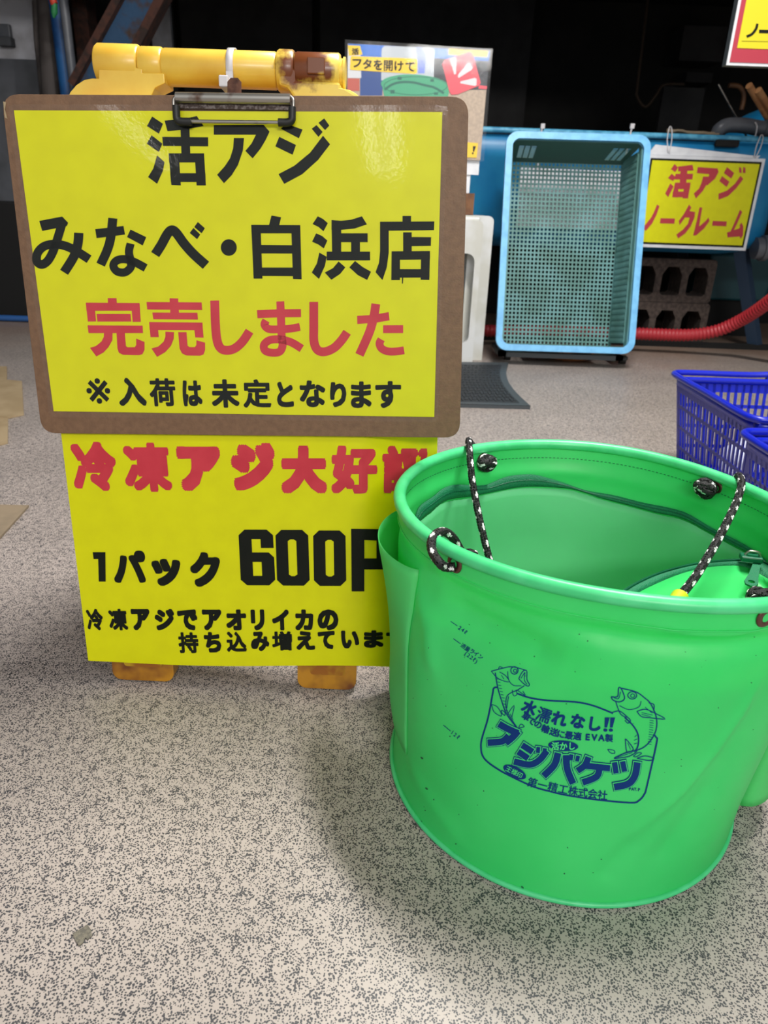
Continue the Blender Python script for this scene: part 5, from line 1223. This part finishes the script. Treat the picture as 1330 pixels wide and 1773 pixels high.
arc(K, '第一精工株式会社', [(515, 963), (570, 976), (626, 987), (682, 998), (737, 1007), (790, 1015), (843, 1023), (897, 1030)], 56, .012, 16, 5)
arc(K, 'PAT.P', [(1051.4, 995.3), (1065.4, 996.3), (1079.4, 997.3), (1091.4, 998.3), (1100.4, 999.3)], 22, .03, 4, 4)
K.ribbon([(68, 82), (105, 108)], 3.5, smooth=False); arc(K, '24ℓ', [(125.0, 122.3), (141.0, 133.3), (158.0, 146.3)], 30, .012, 33, 33)
K.ribbon([(83, 177), (122, 205)], 3.5, smooth=False); arc(K, '適量', [(138, 217), (161, 233)], 29, .004, 33, 33); arc(K, 'ライン', [(186, 246), (208, 260), (233, 276)], 29, .02, 33, 33); arc(K, '(22ℓ)', [(161.0, 261.3), (173.0, 271.3), (189.0, 283.3), (205.0, 295.3), (219.0, 306.3)], 30, .012, 33, 33)
K.ribbon([(28, 648), (68, 682)], 3.5, smooth=False); arc(K, '12ℓ', [(85.0, 691.3), (100.0, 704.3), (118.0, 718.3)], 30, .012, 33, 33)
K.ellipse(683, 760, 82, 29, 4); K.ellipse(418, 904, 68, 30, 27)
def big(K, e):
    for p_, w_ in (([(336, 640), (378, 664), (436, 690)], 40), ([(436, 680), (408, 712), (372, 742)], 40), ([(385, 705), (350, 735), (275, 742)], 38), ([(462, 756), (515, 790)], 36), ([(440, 792), (490, 826)], 36), ([(418, 845), (500, 862), (555, 835), (592, 788)], 38), ([(548, 768), (545, 795)], 20), ([(584, 775), (580, 802)], 20),
                   ([(654, 800), (635, 862), (578, 922)], 40), ([(700, 812), (705, 885), (735, 962)], 40), ([(728, 808), (724, 835)], 20), ([(764, 815), (758, 840)], 20), ([(820, 822), (800, 865), (762, 893)], 36), ([(800, 866), (935, 880)], 36), ([(880, 872), (865, 925), (790, 957)], 38),
                   ([(962, 850), (970, 905)], 30), ([(1006, 845), (1016, 895)], 30), ([(1085, 850), (1072, 920), (1035, 965), (962, 982)], 40)):
        P_ = [Vector(q_) for q_ in p_]; d0 = (P_[0]-P_[1]).normalized(); d1 = (P_[-1]-P_[-2]).normalized(); P_[0] = P_[0]+d0*e; P_[-1] = P_[-1]+d1*e
        K.ribbon([tuple(q_) for q_ in P_], w_*.78+2*e, 5)
big(K, 11)
K.crop(*c8b).build('navy_print', M['navy'], prn(.0010), bucket, maxlen=6)
G = Ink(); big(G, 7.2); G.glyph('活', (618, 738, 662, 782), .03, em=True, ang=3); G.glyph('か', (662, 738, 706, 784), .03, em=True, ang=3); G.glyph('し', (708, 738, 750, 782), .03, em=True, ang=3)
arc(G, '王様印', [(386, 888), (417, 903), (446, 919)], 34, .01, 27, 27)
G.crop(*c8b).build('print_gap', M['printgreen'], prn(.0014), bucket, maxlen=6)
G = Ink(); big(G, 3); G.crop(*c8b).build('navy_print', M['navy'], prn(.0018), bucket, maxlen=6)
# scuffs
rnd = random.Random(7); K = Ink()
for _ in range(70):
    a_, b_ = rnd.uniform(700, 1320), rnd.uniform(1080, 1540); s_ = rnd.uniform(.5, 1.4); K.ellipse(a_, b_, s_, s_*rnd.uniform(.5, 1), rnd.uniform(0, 90), 6)
for a_, b_ in ((730, 1422), (862, 1523), (905, 1535), (732, 1312), (740, 1365)): K.ellipse(a_, b_, 3, 1.5, 40, 8)
sc_ = K.build('scuff_marks', mat('scuff', (20, 96, 56), .7), prn(.0009), bucket); sc_['kind'] = 'stuff'
